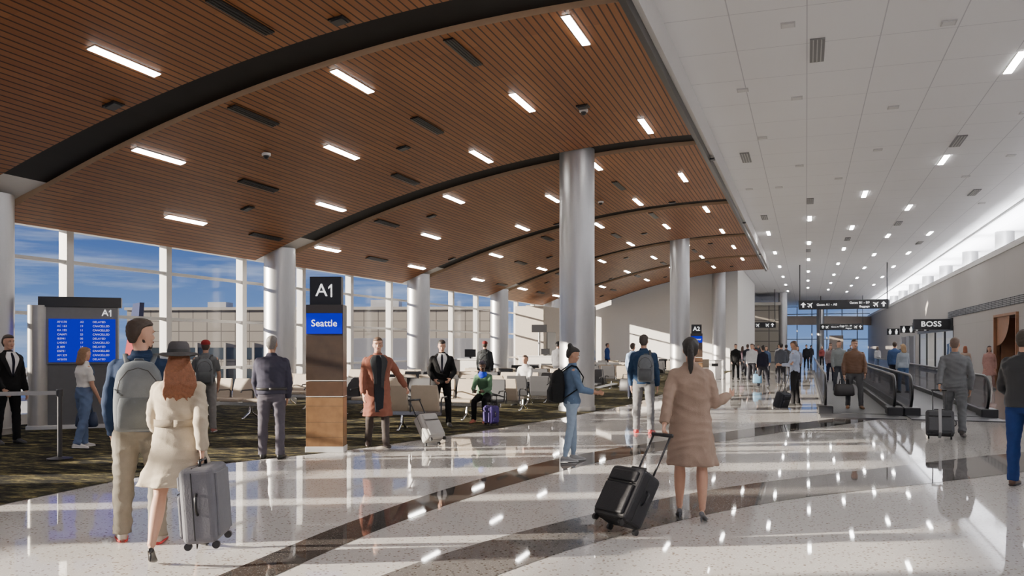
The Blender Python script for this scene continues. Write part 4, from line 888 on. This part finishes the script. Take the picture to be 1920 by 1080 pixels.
# ------------------------------------------------------------------ exterior
struct(mk('ground_apron',B().box((-110,40,-4.3),(189,500,.2)),mat((.30,.30,.30),.9,var=.15,vs=.2)))
M_BRK=tile_mat('facade_panels',(.24,.215,.18),(.10,.09,.08),1.5,1.05,0,2,lw=.09,rough=.8)
def building(x,y,rz,w,d,z1,lab):
    e=empty('terminal_building',lab,'building',(x,y,-4.2),rad(rz))
    mk('facade',B().box((0,0,(z1+4.2)/2),(w,d,z1+4.2)),M_BRK,e)
    mk('roof_parapet',B().box((0,0,z1+4.2+.15),(w+.4,d+.4,.3)),mat((.30,.28,.25),.7),e)
    mk('ribbon_window',B().box((0,-d/2-.03,5.1),(w*.86,.06,1.2)).box((0,-d/2-.03,2.2),(w*.9,.06,2.6)),mat((.03,.04,.05),.15),e)
    b=B(); n=int(w/3)
    for i in range(n): b.box((-w/2+1.5+i*3,-d/2-.1,3.2),(.22,.2,6))
    mk('pilaster',b,mat((.30,.28,.25),.7),e)
    mk('rooftop_unit',B().box((w*.2,0,z1+4.9),(3,2,1)).box((-w*.28,0,z1+4.8),(2,2,.8)).cyl((w*.05,0,z1+4.3),.06,3.2,n=8),M_GREYM,e); return e
building(-50,80,16,38,8,5.4,'beige panelled terminal building across the apron'); building(-76,36,60,24,8,4.8,'brick coloured terminal wing across the apron')
building(-16,93,6,26,8,5.8,'long beige terminal wing across the apron')
def jetb(x,y,rz,L_,z0,lab):
    e=empty('jet_bridge',lab,'jet bridge',(x,y,-4.2),rad(rz)); mk('tunnel',B().box((0,0,z0+1.45),(L_,2.8,2.9)),mat((.42,.40,.37),.6,var=.05),e); mk('support',B().box((-L_*.3,0,z0/2),(.6,.6,z0)).box((L_*.3,0,z0/2),(.6,.6,z0)),M_GREYM,e)
    mk('roof_rib',B().box((0,0,z0+2.95),(L_+.2,.3,.1)).box((0,-1.42,z0+1.5),(L_,.06,.3)),M_GREYM,e)
jetb(-25,56,25,14,3.4,'pale jet bridge outside window')
jetb(-20,8.8,90,14,3.55,'added unseen sun blocker shaped as jet bridge beside window wall')  # added out of view to keep sun off the carpet
e=empty('airplane','white airliner with red and navy tail fin parked on apron','airplane',(-53.5,54,-4.2),rad(-35))
fus=B(); fus.tube([(-14,0,3.0),(-11,0,2.7),(-6,0,2.4),(4,0,2.4),(9,0,2.7),(13,0,3.5)],[.8,1.6,1.9,1.9,1.4,.25],n=24); mk('fuselage',fus,mat((.7,.71,.73),.3),e,smooth=True)
mk('tail_fin',B().add([(x,yy,z) for yy in(-.15,.15) for x,z in((7.4,4.0),(12.0,4.0),(13.2,8.8),(11.2,8.8))],[(0,1,2,3),(7,6,5,4),(0,4,5,1),(1,5,6,2),(2,6,7,3),(3,7,4,0)]),mat((.008,.012,.05),.35),e)
mk('tail_emblem',B().add([(x,yy,z) for yy in(-.18,.18) for x,z in((7.8,4.1),(12.0,4.1),(12.5,6.4),(10.4,7.4))],[(0,1,2,3),(7,6,5,4),(0,4,5,1),(1,5,6,2),(2,6,7,3),(3,7,4,0)]),mat((.20,.005,.008),.5,spec=.2),e)
mk('wing',B().add([(x,y,z) for z in(1.8,2.05) for x,y in((-4,0),(1,0),(6,-13),(4.5,-13))],[(0,1,2,3),(7,6,5,4),(0,4,5,1),(1,5,6,2),(2,6,7,3),(3,7,4,0)]).add([(x,y,z) for z in(1.8,2.05) for x,y in((-4,0),(1,0),(6,13),(4.5,13))],[(0,1,2,3),(7,6,5,4),(0,4,5,1),(1,5,6,2),(2,6,7,3),(3,7,4,0)]),mat((.6,.6,.62),.3),e)
mk('landing_gear',B().box((0,2,.5),(.6,.5,1)).box((0,-2,.5),(.6,.5,1)).box((-11,0,.7),(.3,.3,1.4)),M_BLACK,e)
# ------------------------------------------------------------------ bake soft meshes and text
bpy.context.view_layer.update()
dg=bpy.context.evaluated_depsgraph_get()
new=[]
for ob,fold,ff in JOBS: new.append(bpy.data.meshes.new_from_object(ob.evaluated_get(dg)))
tm=[bpy.data.meshes.new_from_object(o.evaluated_get(dg)) for o in TXT]
for (ob,fold,ff),me in zip(JOBS,new):
    mt=ob.data.materials[0]; ob.modifiers.clear(); ob.data=me
    if len(me.materials)==0: me.materials.append(mt)
    n=len(me.vertices); co=np.empty(n*3,'f'); me.vertices.foreach_get('co',co); co=co.reshape(-1,3)
    if fold and n:
        no=np.empty(n*3,'f'); me.vertices.foreach_get('normal',no); no=no.reshape(-1,3)
        x,y,z=co.T; sd=random.random()*9
        w=np.sin(9*x*ff+2*np.sin(7*z+sd))+np.sin(11*y*ff+sd)
        d=(.55-np.abs(np.sin(14*z*ff+1.7*w+sd)))*.9+(.55-np.abs(np.sin(25*z*ff-2.0*w+8*x+sd*2)))*.7+np.sin(17*x+23*y+14*z+w*2)*.35
        co=co+no*(d*fold)[:,None]; me.vertices.foreach_set('co',co.astype('f').ravel())
    me.polygons.foreach_set('use_smooth',[True]*len(me.polygons)); me.update()
for o,me in zip(TXT,tm):
    n=bpy.data.objects.new('lettering',me); COL.objects.link(n); n.parent=o.parent; n.location=o.location; n.rotation_euler=o.rotation_euler; n.scale=o.scale
    if len(me.materials)==0: me.materials.append(M_TXT)
    bpy.data.objects.remove(o)
# ------------------------------------------------------------------ light, world, camera
sd=bpy.data.lights.new('sun','SUN'); sd.energy=26; sd.angle=rad(.7); sd.color=(1,.86,.70)
so=bpy.data.objects.new('sun',sd); COL.objects.link(so)
dirv=V((.86,.42,-.215)).normalized(); so.rotation_euler=dirv.to_track_quat('-Z','Y').to_euler()
for y in range(-6,110,12):  # upward fill lamps added behind the ledge to brighten the white ceiling
    l=bpy.data.lights.new('ceiling_fill_light','AREA'); l.shape='RECTANGLE'; l.size=1.2; l.size_y=11; l.energy=2300; l.color=(.96,.965,1)
    o=bpy.data.objects.new('ceiling_fill_light',l); COL.objects.link(o); o.location=(8.3,y,5.74); o.rotation_euler=(rad(180),rad(46),0)
w=bpy.data.worlds.new('sky'); bpy.context.scene.world=w; w.use_nodes=True; N=w.node_tree.nodes; L=w.node_tree.links
bg=N['Background']; tc=N.new('ShaderNodeTexCoord'); s=N.new('ShaderNodeSeparateXYZ'); L.new(tc.outputs['Generated'],s.inputs[0])
r=N.new('ShaderNodeValToRGB'); e_=r.color_ramp.elements; e_[0].position=0; e_[0].color=(.17,.29,.56,1); e_[1].position=.45; e_[1].color=(.05,.10,.30,1)
x=e_.new(.12); x.color=(.055,.125,.37,1)
L.new(s.outputs[2],r.inputs[0])
mp=N.new('ShaderNodeMapping'); mp.inputs['Scale'].default_value=(2.2,2.2,24); L.new(tc.outputs['Generated'],mp.inputs[0])
n=N.new('ShaderNodeTexNoise'); n.inputs['Scale'].default_value=2.6; n.inputs['Detail'].default_value=7; n.inputs['Roughness'].default_value=.6; L.new(mp.outputs[0],n.inputs['Vector'])
cr=N.new('ShaderNodeValToRGB'); cr.color_ramp.elements[0].position=.47; cr.color_ramp.elements[1].position=.74; L.new(n.outputs['Fac'],cr.inputs[0])
f=math_n(N,L,'MULTIPLY',cr.outputs[0],.6)
L.new(mixc(N,L,f,r.outputs[0],(.50,.58,.74)),bg.inputs[0]); bg.inputs[1].default_value=1.25
cd=bpy.data.cameras.new('camera'); cd.lens=1595/1920*36; cd.sensor_width=36; cd.shift_y=110/1920; cd.clip_end=800
co=bpy.data.objects.new('camera',cd); COL.objects.link(co); co.location=(0,0,1.6); co.rotation_euler=(rad(90),0,rad(19.09)); bpy.context.scene.camera=co
